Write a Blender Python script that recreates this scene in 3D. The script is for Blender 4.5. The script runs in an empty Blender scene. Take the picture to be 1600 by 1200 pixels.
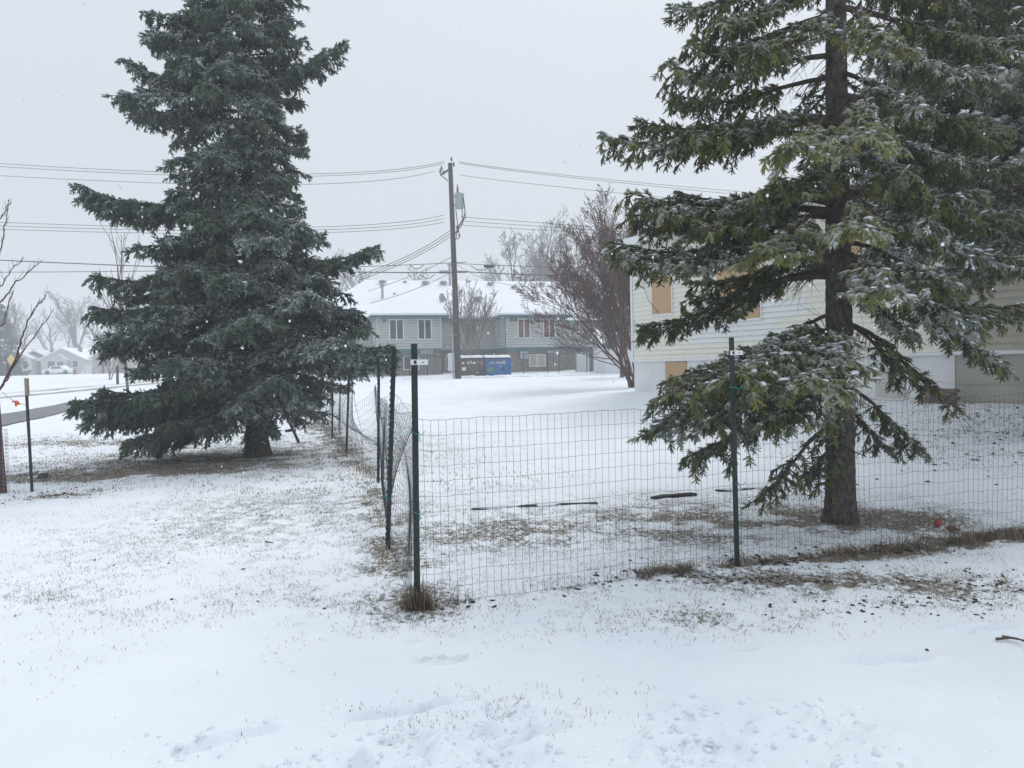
import bpy, math, random
import numpy as np
from mathutils import Vector, Matrix, Euler

random.seed(7)
RNG = np.random.default_rng(7)
SC = bpy.context.scene
COL = SC.collection
PI = math.pi

# ------------------------------------------------------------------ camera
CAM_H = 1.55
F = 1202.0
PITCH = math.atan(30 / F)
ROLL = math.radians(1.2)
fwd = np.array([0, math.cos(PITCH), -math.sin(PITCH)])
r0 = np.array([1.0, 0, 0]); u0 = np.cross(r0, fwd)
rgt = r0 * math.cos(ROLL) - u0 * math.sin(ROLL)
upv = u0 * math.cos(ROLL) + r0 * math.sin(ROLL)
cd = bpy.data.cameras.new('camera'); cam = bpy.data.objects.new('camera', cd); COL.objects.link(cam)
m = Matrix.Identity(4)
for i in range(3):
    m[i][0] = rgt[i]; m[i][1] = upv[i]; m[i][2] = -fwd[i]
m[2][3] = CAM_H
cam.matrix_world = m
cd.sensor_width = 36; cd.lens = F / 1600 * 36; cd.clip_start = 0.05; cd.clip_end = 3000
SC.camera = cam

# ------------------------------------------------------------------ world, sun, exposure
SUN_EL, SUN_AZ = math.radians(48), math.radians(40)     # behind the clouds, ahead and to the right
w = bpy.data.worlds.new('World'); SC.world = w; w.use_nodes = True
nt = w.node_tree; nt.nodes.clear()
out = nt.nodes.new('ShaderNodeOutputWorld'); bg = nt.nodes.new('ShaderNodeBackground')
sky = nt.nodes.new('ShaderNodeTexSky'); sky.sky_type = 'NISHITA'; sky.sun_disc = False
sky.sun_elevation = SUN_EL; sky.sun_rotation = SUN_AZ; sky.air_density = 1.0; sky.dust_density = 4.0
# thick cloud deck over the clear sky: a CIE overcast dome, brighter overhead than at the horizon
geo = nt.nodes.new('ShaderNodeNewGeometry'); sep = nt.nodes.new('ShaderNodeSeparateXYZ')
nt.links.new(geo.outputs['Incoming'], sep.inputs[0])
mr = nt.nodes.new('ShaderNodeMapRange'); mr.inputs['From Min'].default_value = 0.0; mr.inputs['From Max'].default_value = -1.0
mr.inputs['To Min'].default_value = 0.0; mr.inputs['To Max'].default_value = 1.0
nt.links.new(sep.outputs['Z'], mr.inputs['Value'])
ramp = nt.nodes.new('ShaderNodeValToRGB')
ramp.color_ramp.elements[0].position = 0.0; ramp.color_ramp.elements[0].color = (5.55, 5.95, 6.5, 1)
ramp.color_ramp.elements[1].position = 1.0; ramp.color_ramp.elements[1].color = (8.2, 8.8, 9.5, 1)
nt.links.new(mr.outputs[0], ramp.inputs[0])
noi = nt.nodes.new('ShaderNodeTexNoise'); noi.inputs['Scale'].default_value = 1.6; noi.inputs['Detail'].default_value = 3
nt.links.new(geo.outputs['Incoming'], noi.inputs['Vector'])
mr2 = nt.nodes.new('ShaderNodeMapRange'); mr2.inputs['To Min'].default_value = 0.95; mr2.inputs['To Max'].default_value = 1.05
nt.links.new(noi.outputs['Fac'], mr2.inputs['Value'])
mul = nt.nodes.new('ShaderNodeVectorMath'); mul.operation = 'SCALE'
nt.links.new(ramp.outputs[0], mul.inputs[0]); nt.links.new(mr2.outputs[0], mul.inputs['Scale'])
mix = nt.nodes.new('ShaderNodeMix'); mix.data_type = 'RGBA'; mix.inputs['Factor'].default_value = 0.93
nt.links.new(sky.outputs[0], mix.inputs['A']); nt.links.new(mul.outputs[0], mix.inputs['B'])
nt.links.new(mix.outputs['Result'], bg.inputs[0]); bg.inputs[1].default_value = 0.11
nt.links.new(bg.outputs[0], out.inputs[0])

sd = bpy.data.lights.new('sun', 'SUN'); sd.energy = 1.45; sd.angle = math.radians(35); sd.color = (1.0, 0.97, 0.93)
sun = bpy.data.objects.new('sun', sd); COL.objects.link(sun)
sdir = Vector((math.sin(SUN_AZ) * math.cos(SUN_EL), math.cos(SUN_AZ) * math.cos(SUN_EL), math.sin(SUN_EL)))
sun.rotation_euler = (-sdir).to_track_quat('-Z', 'Y').to_euler()
SC.view_settings.view_transform = 'Standard'; SC.view_settings.look = 'None'
SC.view_settings.exposure = 0.06; SC.view_settings.gamma = 1.0; SC.view_settings.use_curve_mapping = False
SC.cycles.max_bounces = 6; SC.cycles.diffuse_bounces = 3; SC.cycles.glossy_bounces = 2
SC.cycles.transmission_bounces = 3; SC.cycles.volume_bounces = 1; SC.cycles.transparent_max_bounces = 4
SC.cycles.use_denoising = True

# ------------------------------------------------------------------ numeric helpers
def hsh(ix, iy, seed):
    n = (ix.astype(np.int64) * 374761393 + iy.astype(np.int64) * 668265263 + seed * 1274126177) & 0xffffffff
    n = ((n ^ (n >> 13)) * 1274126177) & 0xffffffff
    return ((n ^ (n >> 16)) & 0xffff) / 65535.0

def vnoise(x, y, scale, seed=0):
    x = np.asarray(x, float) / scale; y = np.asarray(y, float) / scale
    ix = np.floor(x); iy = np.floor(y); fx = x - ix; fy = y - iy
    fx = fx * fx * (3 - 2 * fx); fy = fy * fy * (3 - 2 * fy)
    a = hsh(ix, iy, seed); b = hsh(ix + 1, iy, seed); c = hsh(ix, iy + 1, seed); d = hsh(ix + 1, iy + 1, seed)
    return (a * (1 - fx) + b * fx) * (1 - fy) + (c * (1 - fx) + d * fx) * fy

def fbm(x, y, scale, seed=0, octv=3):
    s = 0; amp = 1; tot = 0
    for o in range(octv):
        s = s + amp * vnoise(x, y, scale / 2 ** o, seed + o * 17); tot += amp; amp *= 0.5
    return s / tot

def sstep(a, b, x):
    t = np.clip((np.asarray(x, float) - a) / (b - a), 0, 1)
    return t * t * (3 - 2 * t)

def ray(px, py):
    d = fwd + (px - 800) / F * rgt - (py - 600) / F * upv
    return d

def P(px, py, Y):
    d = ray(px, py); return np.array([0, 0, CAM_H]) + d * (Y / d[1])

HA = np.array([3.95, 25.0]); HB = np.array([10.9, 11.6]); HD = (HB - HA) / np.linalg.norm(HB - HA)
HN = np.array([HD[1], -HD[0]])                      # outward normal of the near house's long wall (to the camera side)
if HN[0] > 0: HN = -HN

def ground_base(x, y):
    x = np.asarray(x, float); y = np.asarray(y, float)
    t = np.clip((y - 13) / 3, -30, 30)
    g = 0.0223 * 3 * np.log1p(np.exp(t)) + np.where(y - 13 > 90, 0.0223 * (y - 103), 0)
    g = 1.5 - 0.12 * np.log1p(np.exp(np.clip((1.5 - g) / 0.12, -60, 60)))
    s = (x - HA[0]) * HN[0] + (y - HA[1]) * HN[1]; tt = (x - HA[0]) * HD[0] + (y - HA[1]) * HD[1]
    mk = (1 - sstep(0.2, 5.0, s)) * sstep(-5, -0.5, tt)
    g = g + (0.6 - g) * mk * (g < 0.6)
    return g

def ground_fn(x, y):
    g = ground_base(x, y)
    far = np.clip((np.asarray(y) - 2) / 12, 0, 1)
    g = g + (fbm(x, y, 1.6, 3) - .5) * (0.05 + 0.03 * far) + (fbm(x, y, 0.28, 5, 2) - .5) * 0.018 * (1 - far * .6)
    b = bare(x, y)
    g = g - 0.018 * b + b * (vnoise(x, y, 0.06, 9) - .5) * 0.035
    # churned, clumpy snow along the near edge
    e = churn(x, y)
    cl = vnoise(x, y, 0.10, 21); cl2 = vnoise(x + 3, y, 0.045, 22)
    g = g + e * (np.sqrt(np.maximum(cl - .5, 0)) * 0.10 + np.sqrt(np.maximum(cl2 - .55, 0)) * 0.05 + (vnoise(x, y, .3, 23) - .5) * .10 - .03)
    for (pa, pc, dep) in SCUFF:
        dx, dy = pc[0] - pa[0], pc[1] - pa[1]; L_ = math.hypot(dx, dy); t = ((x - pa[0]) * dx + (y - pa[1]) * dy) / L_ / L_; n = ((y - pa[1]) * dx - (x - pa[0]) * dy) / L_ + (vnoise(x, y, .12, 71) - .5) * .05
        k = sstep(0, .15, t) * (1 - sstep(.85, 1, t)) * sstep(.3, .5, vnoise(x, y, .14, 72)); g = g - k * dep * np.exp(-(n / .014) ** 2) + k * dep * .7 * np.exp(-((n - .035) / .03) ** 2)
    for (a, c, rx, ry, dep, rot) in FOOT:
        dx = (x - a) * math.cos(rot) + (y - c) * math.sin(rot); dy = -(x - a) * math.sin(rot) + (y - c) * math.cos(rot)
        q = np.sqrt((dx / rx) ** 2 + (dy / ry) ** 2)
        g = g - dep * (1 - sstep(0.55, 1.05, q)) + dep * .3 * np.exp(-((q - 1.25) / .2) ** 2)
    return g

def churn(x, y):
    y = np.asarray(y, float); x = np.asarray(x, float)
    edge = 3.42 + 0.12 * x + (fbm(x, y, .5, 31) - .5) * .5
    return (1 - sstep(edge - .25, edge + .15, y)) * (1 - sstep(0.9, 2.0, x)) * sstep(-1.9, -.8, x) * sstep(.25, .6, fbm(x, y, .35, 77))

FOOT = []; SCUFF = []
def G(px, py, fn=None):
    d = ray(px, py); fn = fn or ground_base
    t = np.linspace(1.5, 260, 60000); z = CAM_H + d[2] * t; h = fn(d[0] * t, d[1] * t)
    i = np.argmax(z < h)
    if z[i] >= h[i]: i = len(t) - 1
    return np.array([d[0] * t[i], d[1] * t[i], float(h[i])])

C0 = G(652, 950); P2R = G(1152, 880); PER = G(1660, 828)
FD = (PER - C0)[:2]; FD /= np.linalg.norm(FD)
LEFTP = [G(603, 858), G(591, 753), G(541, 712), G(519, 684), G(491, 660), G(477, 648)]

def seg_d(x, y, pts):
    d = np.full(np.shape(x), 1e9)
    for a, b in zip(pts[:-1], pts[1:]):
        ax, ay = a[0], a[1]; bx, by = b[0] - ax, b[1] - ay; L = bx * bx + by * by
        t = np.clip(((x - ax) * bx + (y - ay) * by) / L, 0, 1)
        d = np.minimum(d, np.hypot(x - ax - t * bx, y - ay - t * by))
    return d

def blob(x, y, c, rx, ry, rot=0.0):
    dx = (x - c[0]) * math.cos(rot) + (y - c[1]) * math.sin(rot); dy = -(x - c[0]) * math.sin(rot) + (y - c[1]) * math.cos(rot)
    return np.exp(-((dx / rx) ** 2 + (dy / ry) ** 2))

SPR_L = G(402, 711); SPR_R = G(1314, 811); SPR_B = np.array([8.0, 11.6, 0.0])
SPR_B[2] = float(ground_base(8.0, 11.6))
_b1 = G(220, 735); _b2 = G(330, 715); _b3 = G(60, 775); _b4 = G(1300, 905); _b5 = G(1130, 815); _b6 = G(860, 830)
_b7 = G(500, 800); _b8 = G(270, 830); _b9 = G(90, 935); _b10 = G(740, 1110); _b11 = G(1120, 960); _b12 = G(150, 690); _b13 = G(640, 905); _b14 = G(1560, 670)
_b15 = G(470, 940); _b16 = G(1420, 930)

def bare(x, y):
    """how much grass and soil shows through the snow, 0 to 1"""
    x = np.asarray(x, float); y = np.asarray(y, float)
    r = np.zeros(np.broadcast(x, y).shape)
    def add(v): np.maximum(r, v, out=r)
    add(1.25 * blob(x, y, _b1, 2.5, .9, .1)); add(.75 * blob(x, y, _b2, 2.8, 1.3)); add(.6 * blob(x, y, _b3, 1.0, .5))
    add(.8 * blob(x, y, _b4, 1.5, .42, -.2)); add(.5 * blob(x, y, _b11, 1.0, .3, .1)); add(.5 * blob(x, y, _b16, .9, .35, .1))
    add(.74 * blob(x, y, _b5, 2.3, 1.3)); add(.62 * blob(x, y, _b6, 2.6, .95)); add(1.0 * blob(x, y, SPR_R, 1.4, .8))
    add(.46 * blob(x, y, _b7, 2.1, 2.6)); add(.28 * blob(x, y, _b8, 1.4, 1.5)); add(.36 * blob(x, y, _b9, 1.2, .3)); add(.38 * blob(x, y, _b15, 1.6, .55))
    add(.15 * blob(x, y, _b10, .8, .25, .15)); add(.5 * blob(x, y, _b12, 3.0, 1.2)); add(.22 * blob(x, y, _b14, 2.5, 2.0))
    add(.55 * blob(x, y, SPR_L, 2.6, 2.6))
    dl = seg_d(x, y, [C0] + LEFTP); add(.62 * np.exp(-(dl / .45) ** 2))
    dr = seg_d(x, y, [C0, P2R, PER]); k = sstep(1.6, 4.0, (x - C0[0]))
    add((.5 + 1.2 * k) * np.exp(-(dr / (.06 + .18 * k)) ** 2)); add((.3 + .3 * k) * np.exp(-(dr / .4) ** 2))
    n = fbm(x, y, .8, 41) * .55 + fbm(x, y, 0.22, 51, 3) * .45
    r = r * sstep(.26, .62, n + .10 * r) * 1.3
    return np.clip(r * (r > .02), 0, 1)

for (px, py, rx, ry, dep, rot) in [(705, 1029, .085, .028, .10, .15), (662, 1031, .05, .025, .05, .1), (1165, 1012, .09, .03, .03, .2),
                                   (1410, 1027, .15, .055, .05, .05), (1355, 1032, .10, .045, .035, .1), (1545, 978, .14, .05, .045, 0), (1500, 985, .1, .04, .02, .1),
                                   (840, 1014, .08, .02, .02, .4), (1010, 1112, .09, .02, .015, .1), (640, 1003, .07, .02, .02, .1)]:
    g_ = G(px, py); FOOT.append((g_[0], g_[1], rx, ry, dep, rot))

for a_, b_, d_ in (((470, 1142), (770, 1083), .035), ((560, 1165), (820, 1112), .03), ((640, 1180), (930, 1120), .03), ((250, 1175), (520, 1128), .025)):
    SCUFF.append((G(*a_), G(*b_), d_))

# ------------------------------------------------------------------ materials
MAT = {}
def mat(name, col, rough=.7, var=.15, scale=8.0, bump=0.0, metal=0.0, col2=None, detail=4, stretch=None, bscale=None, spec=0.3):
    if name in MAT: return MAT[name]
    m = bpy.data.materials.new(name); m.use_nodes = True; t = m.node_tree; b = t.nodes['Principled BSDF']
    b.inputs['Roughness'].default_value = rough; b.inputs['Metallic'].default_value = metal; b.inputs['Specular IOR Level'].default_value = spec
    tc = t.nodes.new('ShaderNodeTexCoord'); mp = t.nodes.new('ShaderNodeMapping'); t.links.new(tc.outputs['Object'], mp.inputs[0])
    if stretch: mp.inputs['Scale'].default_value = stretch
    n = t.nodes.new('ShaderNodeTexNoise'); n.inputs['Scale'].default_value = scale; n.inputs['Detail'].default_value = detail
    t.links.new(mp.outputs[0], n.inputs['Vector'])
    r = t.nodes.new('ShaderNodeValToRGB'); c2 = col2 or tuple(c * (1 - var * 2) for c in col)
    r.color_ramp.elements[0].position = .3; r.color_ramp.elements[1].position = .7
    r.color_ramp.elements[0].color = (*c2, 1); r.color_ramp.elements[1].color = (*[min(1, c * (1 + (0 if col2 else var * .5))) for c in col], 1)
    t.links.new(n.outputs['Fac'], r.inputs[0]); t.links.new(r.outputs[0], b.inputs['Base Color'])
    if bump:
        n2 = t.nodes.new('ShaderNodeTexNoise'); n2.inputs['Scale'].default_value = bscale or scale * 3; n2.inputs['Detail'].default_value = 4
        t.links.new(mp.outputs[0], n2.inputs['Vector'])
        bp = t.nodes.new('ShaderNodeBump'); bp.inputs['Strength'].default_value = bump; bp.inputs['Distance'].default_value = .02
        t.links.new(n2.outputs['Fac'], bp.inputs['Height']); t.links.new(bp.outputs[0], b.inputs['Normal'])
    MAT[name] = m
    return m

SNOWC = (.80, .84, .89)
snow = mat('snow_cap', SNOWC, .75, .03, 6, .3, bscale=25)
snow_roof = mat('snow_roof', (.82, .85, .89), .8, .03, .8, .25, bscale=2)
bark = mat('spruce_bark', (.15, .125, .11), .95, .3, 30, 1.0, col2=(.035, .028, .025), stretch=(1, 1, .45), bscale=38)
twigwood = mat('twig_wood', (.10, .075, .06), .9, .2, 30, .3)
graybark = mat('grey_bark', (.20, .175, .16), .95, .25, 12, .5, stretch=(1, 1, .3))
redtwig = mat('reddish_bark', (.135, .07, .06), .9, .25, 10, .2)
palebark = mat('pale_bark', (.24, .20, .18), .9, .2, 10, .2)
farbark = mat('far_bark', (.17, .15, .15), .95, .2, 3, 0)
green_metal = mat('green_painted_steel', (.006, .030, .024), .5, .3, 14, .2, col2=(.018, .022, .018), spec=.4)
black_metal = mat('black_steel', (.02, .02, .022), .5, .3, 12, .1, spec=.5)
wire_m = mat('galvanised_wire', (.07, .073, .078), .5, .3, 6, 0, metal=.3)
pole_wood = mat('pole_wood', (.085, .065, .055), .9, .3, 4, .5, col2=(.04, .032, .028), stretch=(6, 6, .4))
cable_m = mat('cable_black', (.035, .037, .042), .6, .1, 2, 0)
cable_g = mat('cable_grey', (.10, .105, .115), .6, .1, 2, 0)
gal = mat('galvanised_steel', (.36, .38, .40), .45, .1, 6, .1, metal=.4)
trans_m = mat('transformer_paint', (.36, .40, .42), .45, .08, 4, .05)
porcelain = mat('porcelain', (.12, .10, .10), .3, .1, 4, 0)
teal = mat('teal_trim', (.06, .145, .165), .6, .15, 3, .1)
sidingA = mat('sage_siding', (.47, .50, .475), .7, .05, 1.5, .05)
stoneA = mat('stone_veneer', (.30, .265, .22), .9, .2, 5.5, .8, col2=(.12, .105, .09))
white_p = mat('white_frame', (.74, .76, .78), .5, .04, 3, 0)
glassd = mat('dark_glass', (.035, .042, .05), .12, .2, 1.5, 0, col2=(.09, .095, .105), spec=.6)
curtain_r = mat('red_curtain', (.22, .12, .11), .9, .2, 5, .2, stretch=(6, 1, .3))
curtain_w = mat('pale_curtain', (.45, .40, .33), .9, .1, 5, .2)
osb = mat('osb_board', (.58, .40, .23), .85, .1, 30, .3, col2=(.40, .26, .14))
cream = mat('cream_siding', (.80, .785, .69), .7, .06, 4, .15, col2=(.73, .715, .61), stretch=(1, 1, 3))
cream_w = mat('white_siding_paint', (.76, .77, .77), .6, .03, 4, .1)
beige_w = mat('beige_siding', (.45, .42, .34), .75, .06, 4, .15)
tagw = mat('white_plastic', (.78, .78, .78), .5, .05, 20, 0)
ink = mat('black_print', (.03, .03, .03), .6, .1, 20, 0)
ribbon = mat('orange_ribbon', (.85, .16, .06), .5, .1, 20, 0)
twine = mat('teal_twine', (.03, .25, .22), .7, .1, 20, 0)
tan = mat('tan_wood', (.36, .30, .21), .8, .15, 20, .3, stretch=(4, 4, .5))
timber = mat('rotten_timber', (.07, .06, .055), .95, .3, 14, .8, col2=(.03, .027, .025), stretch=(.4, 4, 4))
asphalt = mat('wet_concrete_path', (.20, .205, .215), .6, .12, 2.5, .3, col2=(.15, .155, .165), bscale=60)
red_pl = mat('red_plastic', (.42, .07, .045), .5, .15, 15, .1, spec=.5)
rust = mat('rusty_metal', (.22, .09, .05), .8, .3, 20, .4)
cyan_pl = mat('cyan_plastic', (.03, .42, .50), .4, .1, 20, 0)
rockm = mat('dark_rock', (.10, .10, .11), .85, .3, 9, .6)
dump_b = mat('blue_dumpster_paint', (.022, .11, .33), .5, .2, 4, .15, col2=(.04, .13, .33))
dump_g = mat('olive_dumpster_paint', (.13, .12, .095), .7, .25, 4, .3, col2=(.075, .07, .06))
yellow = mat('yellow_sticker', (.70, .48, .10), .6, .05, 9, 0)
stkg = mat('green_sticker', (.10, .30, .12), .6, .1, 9, 0)
brickm = mat('hazy_brick', (.20, .15, .13), .9, .1, 3, .2)
housew = mat('pale_stucco', (.55, .54, .53), .9, .06, 2, .1)
houset = mat('tan_stucco', (.40, .35, .28), .9, .06, 2, .1)
rubber = mat('black_rubber', (.02, .02, .02), .8, .1, 10, 0)
soil = mat('frozen_soil', (.055, .042, .034), .95, .35, 25, .8)
leaf_m = mat('dead_leaf', (.13, .085, .055), .85, .3, 25, .3)

def ground_material():
    m = bpy.data.materials.new('snowy_lawn'); m.use_nodes = True; t = m.node_tree; b = t.nodes['Principled BSDF']
    N = t.nodes.new; L = t.links.new
    tc = N('ShaderNodeTexCoord')
    at = N('ShaderNodeAttribute'); at.attribute_name = 'bare'
    n1 = N('ShaderNodeTexNoise'); n1.inputs['Scale'].default_value = 26; n1.inputs['Detail'].default_value = 6; n1.inputs['Roughness'].default_value = .65
    mp = N('ShaderNodeMapping'); mp.inputs['Scale'].default_value = (1, .8, 1); L(tc.outputs['Object'], mp.inputs[0]); L(mp.outputs[0], n1.inputs['Vector'])
    # cover = bare attribute against fine noise
    s = N('ShaderNodeMath'); s.operation = 'MULTIPLY_ADD'; L(at.outputs['Fac'], s.inputs[0]); s.inputs[1].default_value = .40; L(n1.outputs['Fac'], s.inputs[2])
    mr = N('ShaderNodeMapRange'); mr.inputs['From Min'].default_value = .74; mr.inputs['From Max'].default_value = .86; mr.inputs['To Max'].default_value = .9; L(s.outputs[0], mr.inputs['Value'])
    n2 = N('ShaderNodeTexNoise'); n2.inputs['Scale'].default_value = 60; n2.inputs['Detail'].default_value = 4; L(tc.outputs['Object'], n2.inputs['Vector'])
    rp = N('ShaderNodeValToRGB'); e = rp.color_ramp.elements; e[0].position = .3; e[0].color = (.055, .042, .032, 1); e[1].position = .66; e[1].color = (.30, .235, .15, 1)
    e2 = rp.color_ramp.elements.new(.5); e2.color = (.14, .11, .07, 1); L(n2.outputs['Fac'], rp.inputs[0])
    n3 = N('ShaderNodeTexNoise'); n3.inputs['Scale'].default_value = .9; n3.inputs['Detail'].default_value = 3; L(tc.outputs['Object'], n3.inputs['Vector'])
    rs = N('ShaderNodeValToRGB'); rs.color_ramp.elements[0].color = (.76, .80, .86, 1); rs.color_ramp.elements[1].color = (.82, .86, .905, 1)
    rs.color_ramp.elements[0].position = .35; rs.color_ramp.elements[1].position = .65; L(n3.outputs['Fac'], rs.inputs[0])
    mx = N('ShaderNodeMix'); mx.data_type = 'RGBA'; L(mr.outputs[0], mx.inputs['Factor']); L(rs.outputs[0], mx.inputs['A']); L(rp.outputs[0], mx.inputs['B'])
    # worn vehicle tracks in the street, given as a painted-on attribute of the ground
    a2 = N('ShaderNodeAttribute'); a2.attribute_name = 'track'
    n5 = N('ShaderNodeTexNoise'); n5.inputs['Scale'].default_value = 1.1; n5.inputs['Detail'].default_value = 5
    mp5 = N('ShaderNodeMapping'); mp5.inputs['Rotation'].default_value = (0, 0, -.38); mp5.inputs['Scale'].default_value = (1.2, .12, 1); L(tc.outputs['Object'], mp5.inputs[0]); L(mp5.outputs[0], n5.inputs['Vector'])
    s5 = N('ShaderNodeMath'); s5.operation = 'ADD'; L(a2.outputs['Fac'], s5.inputs[0]); L(n5.outputs['Fac'], s5.inputs[1])
    m5 = N('ShaderNodeMapRange'); m5.inputs['From Min'].default_value = .78; m5.inputs['From Max'].default_value = 1.05; m5.inputs['To Max'].default_value = .85; L(s5.outputs[0], m5.inputs['Value'])
    mx2 = N('ShaderNodeMix'); mx2.data_type = 'RGBA'; L(m5.outputs[0], mx2.inputs['Factor']); L(mx.outputs['Result'], mx2.inputs['A']); mx2.inputs['B'].default_value = (.26, .22, .185, 1)
    L(mx2.outputs['Result'], b.inputs['Base Color']); b.inputs['Roughness'].default_value = .8; b.inputs['Specular IOR Level'].default_value = .2
    n4 = N('ShaderNodeTexNoise'); n4.inputs['Scale'].default_value = 40; n4.inputs['Detail'].default_value = 5; L(tc.outputs['Object'], n4.inputs['Vector'])
    bp = N('ShaderNodeBump'); bp.inputs['Strength'].default_value = .35; bp.inputs['Distance'].default_value = .012; L(n4.outputs['Fac'], bp.inputs['Height'])
    bp2 = N('ShaderNodeBump'); bp2.inputs['Strength'].default_value = .6; bp2.inputs['Distance'].default_value = .02; L(mr.outputs[0], bp2.inputs['Height']); bp2.invert = True
    L(bp.outputs[0], bp2.inputs['Normal']); L(bp2.outputs[0], b.inputs['Normal'])
    return m

# ------------------------------------------------------------------ mesh helpers
def tag(o, label=None, cat=None, group=None, kind=None):
    if label: o['label'] = label
    if cat: o['category'] = cat
    if group: o['group'] = group
    if kind: o['kind'] = kind
    return o

def empty(name, loc, rz=0, **k):
    o = bpy.data.objects.new(name, None); COL.objects.link(o); o.location = [float(c) for c in loc]; o.rotation_euler = (0, 0, rz)
    o.empty_display_size = .1
    return tag(o, **k)

def np_mesh(name, V, Fc, mats, matidx=None, smooth=False, nper=3):
    V = np.asarray(V, np.float32); Fc = np.asarray(Fc, np.int32)
    me = bpy.data.meshes.new(name); me.vertices.add(len(V)); me.vertices.foreach_set('co', V.ravel())
    n = len(Fc); me.loops.add(n * nper); me.loops.foreach_set('vertex_index', Fc.ravel())
    me.polygons.add(n); me.polygons.foreach_set('loop_start', np.arange(0, n * nper, nper, dtype=np.int32))
    if matidx is not None: me.polygons.foreach_set('material_index', np.asarray(matidx, np.int32))
    if smooth: me.polygons.foreach_set('use_smooth', np.ones(n, bool))
    for mm in (mats if isinstance(mats, (list, tuple)) else [mats]): me.materials.append(mm)
    me.update(calc_edges=True); me.validate()
    return me

def link(name, me, parent=None, **k):
    o = bpy.data.objects.new(name, me); COL.objects.link(o)
    if parent is not None: o.parent = parent
    return tag(o, **k)

class MB:
    """collects quads and triangles of one part"""
    def __init__(s): s.v = []; s.f = []; s.m = []; s.n = 0
    def add(s, V, Fs, mi=0):
        V = np.asarray(V, float).reshape(-1, 3); s.v.append(V)
        for f in Fs: s.f.append(tuple(i + s.n for i in f)); s.m.append(mi)
        s.n += len(V); return s
    def box(s, x0, x1, y0, y1, z0, z1, mi=0, fr=None):
        V = [(x, y, z) for z in (z0, z1) for y in (y0, y1) for x in (x0, x1)]
        if fr is not None: V = [fr(p) for p in V]
        return s.add(V, [(0, 2, 3, 1), (4, 5, 7, 6), (0, 1, 5, 4), (2, 6, 7, 3), (0, 4, 6, 2), (1, 3, 7, 5)], mi)
    def tube(s, pts, rad, n=6, mi=0, cap=True):
        pts = np.asarray(pts, float); k = len(pts); rad = np.broadcast_to(np.asarray(rad, float), (k,))
        tg = np.gradient(pts, axis=0); tg /= np.linalg.norm(tg, axis=1)[:, None] + 1e-9
        ref = np.array([0, 0, 1.0]) if abs(tg[0][2]) < .8 else np.array([1.0, 0, 0])
        a = np.cross(tg, ref); a /= np.linalg.norm(a, axis=1)[:, None] + 1e-9; b = np.cross(tg, a)
        th = np.arange(n) * 2 * PI / n
        V = (pts[:, None] + rad[:, None, None] * (np.cos(th)[None, :, None] * a[:, None] + np.sin(th)[None, :, None] * b[:, None])).reshape(-1, 3)
        Fs = [(i * n + j, i * n + (j + 1) % n, (i + 1) * n + (j + 1) % n, (i + 1) * n + j) for i in range(k - 1) for j in range(n)]
        if cap: Fs += [tuple(range(n - 1, -1, -1)), tuple((k - 1) * n + j for j in range(n))]
        return s.add(V, Fs, mi)
    def lathe(s, prof, c, n=16, mi=0, ax=None):
        th = np.arange(n) * 2 * PI / n; V = []
        for r, z in prof:
            for t in th: V.append((c[0] + r * math.cos(t), c[1] + r * math.sin(t), c[2] + z))
        k = len(prof); Fs = [(i * n + j, i * n + (j + 1) % n, (i + 1) * n + (j + 1) % n, (i + 1) * n + j) for i in range(k - 1) for j in range(n)]
        Fs += [tuple(range(n - 1, -1, -1)), tuple((k - 1) * n + j for j in range(n))]
        return s.add(V, Fs, mi)
    def lump(s, c, r, seed=0, mi=0, n=7, k=5):
        rr = np.random.default_rng(seed); V = []; 
        for i in range(k + 1):
            ph = PI * i / k
            for j in range(n):
                th = 2 * PI * j / n; q = 1 + (rr.random() - .5) * .35
                V.append((c[0] + r[0] * q * math.sin(ph) * math.cos(th), c[1] + r[1] * q * math.sin(ph) * math.sin(th), c[2] + r[2] * q * math.cos(ph)))
        Fs = [(i * n + j, (i + 1) * n + j, (i + 1) * n + (j + 1) % n, i * n + (j + 1) % n) for i in range(k) for j in range(n)]
        return s.add(V, Fs, mi)
    def build(s, name, mats, parent=None, smooth=False, bevel=0, origin=None, **k):
        V = np.concatenate(s.v) if s.v else np.zeros((0, 3))
        if origin is not None: V = V - np.asarray(origin)
        me = bpy.data.meshes.new(name); me.from_pydata(V.tolist(), [], s.f)
        for mm in (mats if isinstance(mats, (list, tuple)) else [mats]): me.materials.append(mm)
        if len(me.materials) > 1: me.polygons.foreach_set('material_index', s.m)
        if smooth: me.polygons.foreach_set('use_smooth', [True] * len(me.polygons))
        me.update()
        o = link(name, me, parent, **k)
        if origin is not None and parent is None: o.location = [float(c) for c in origin]
        if bevel:
            bv = o.modifiers.new('bevel', 'BEVEL'); bv.width = bevel; bv.segments = 2; bv.limit_method = 'ANGLE'
        return o

def frame(o, ex, ez):
    """local frame: origin o, x axis ex, z axis ez (made square)"""
    ez = np.asarray(ez, float) / np.linalg.norm(ez); ex = np.asarray(ex, float); ex = ex - ez * ex.dot(ez); ex /= np.linalg.norm(ex)
    ey = np.cross(ez, ex)
    return lambda p: np.asarray(o) + p[0] * ex + p[1] * ey + p[2] * ez

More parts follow.
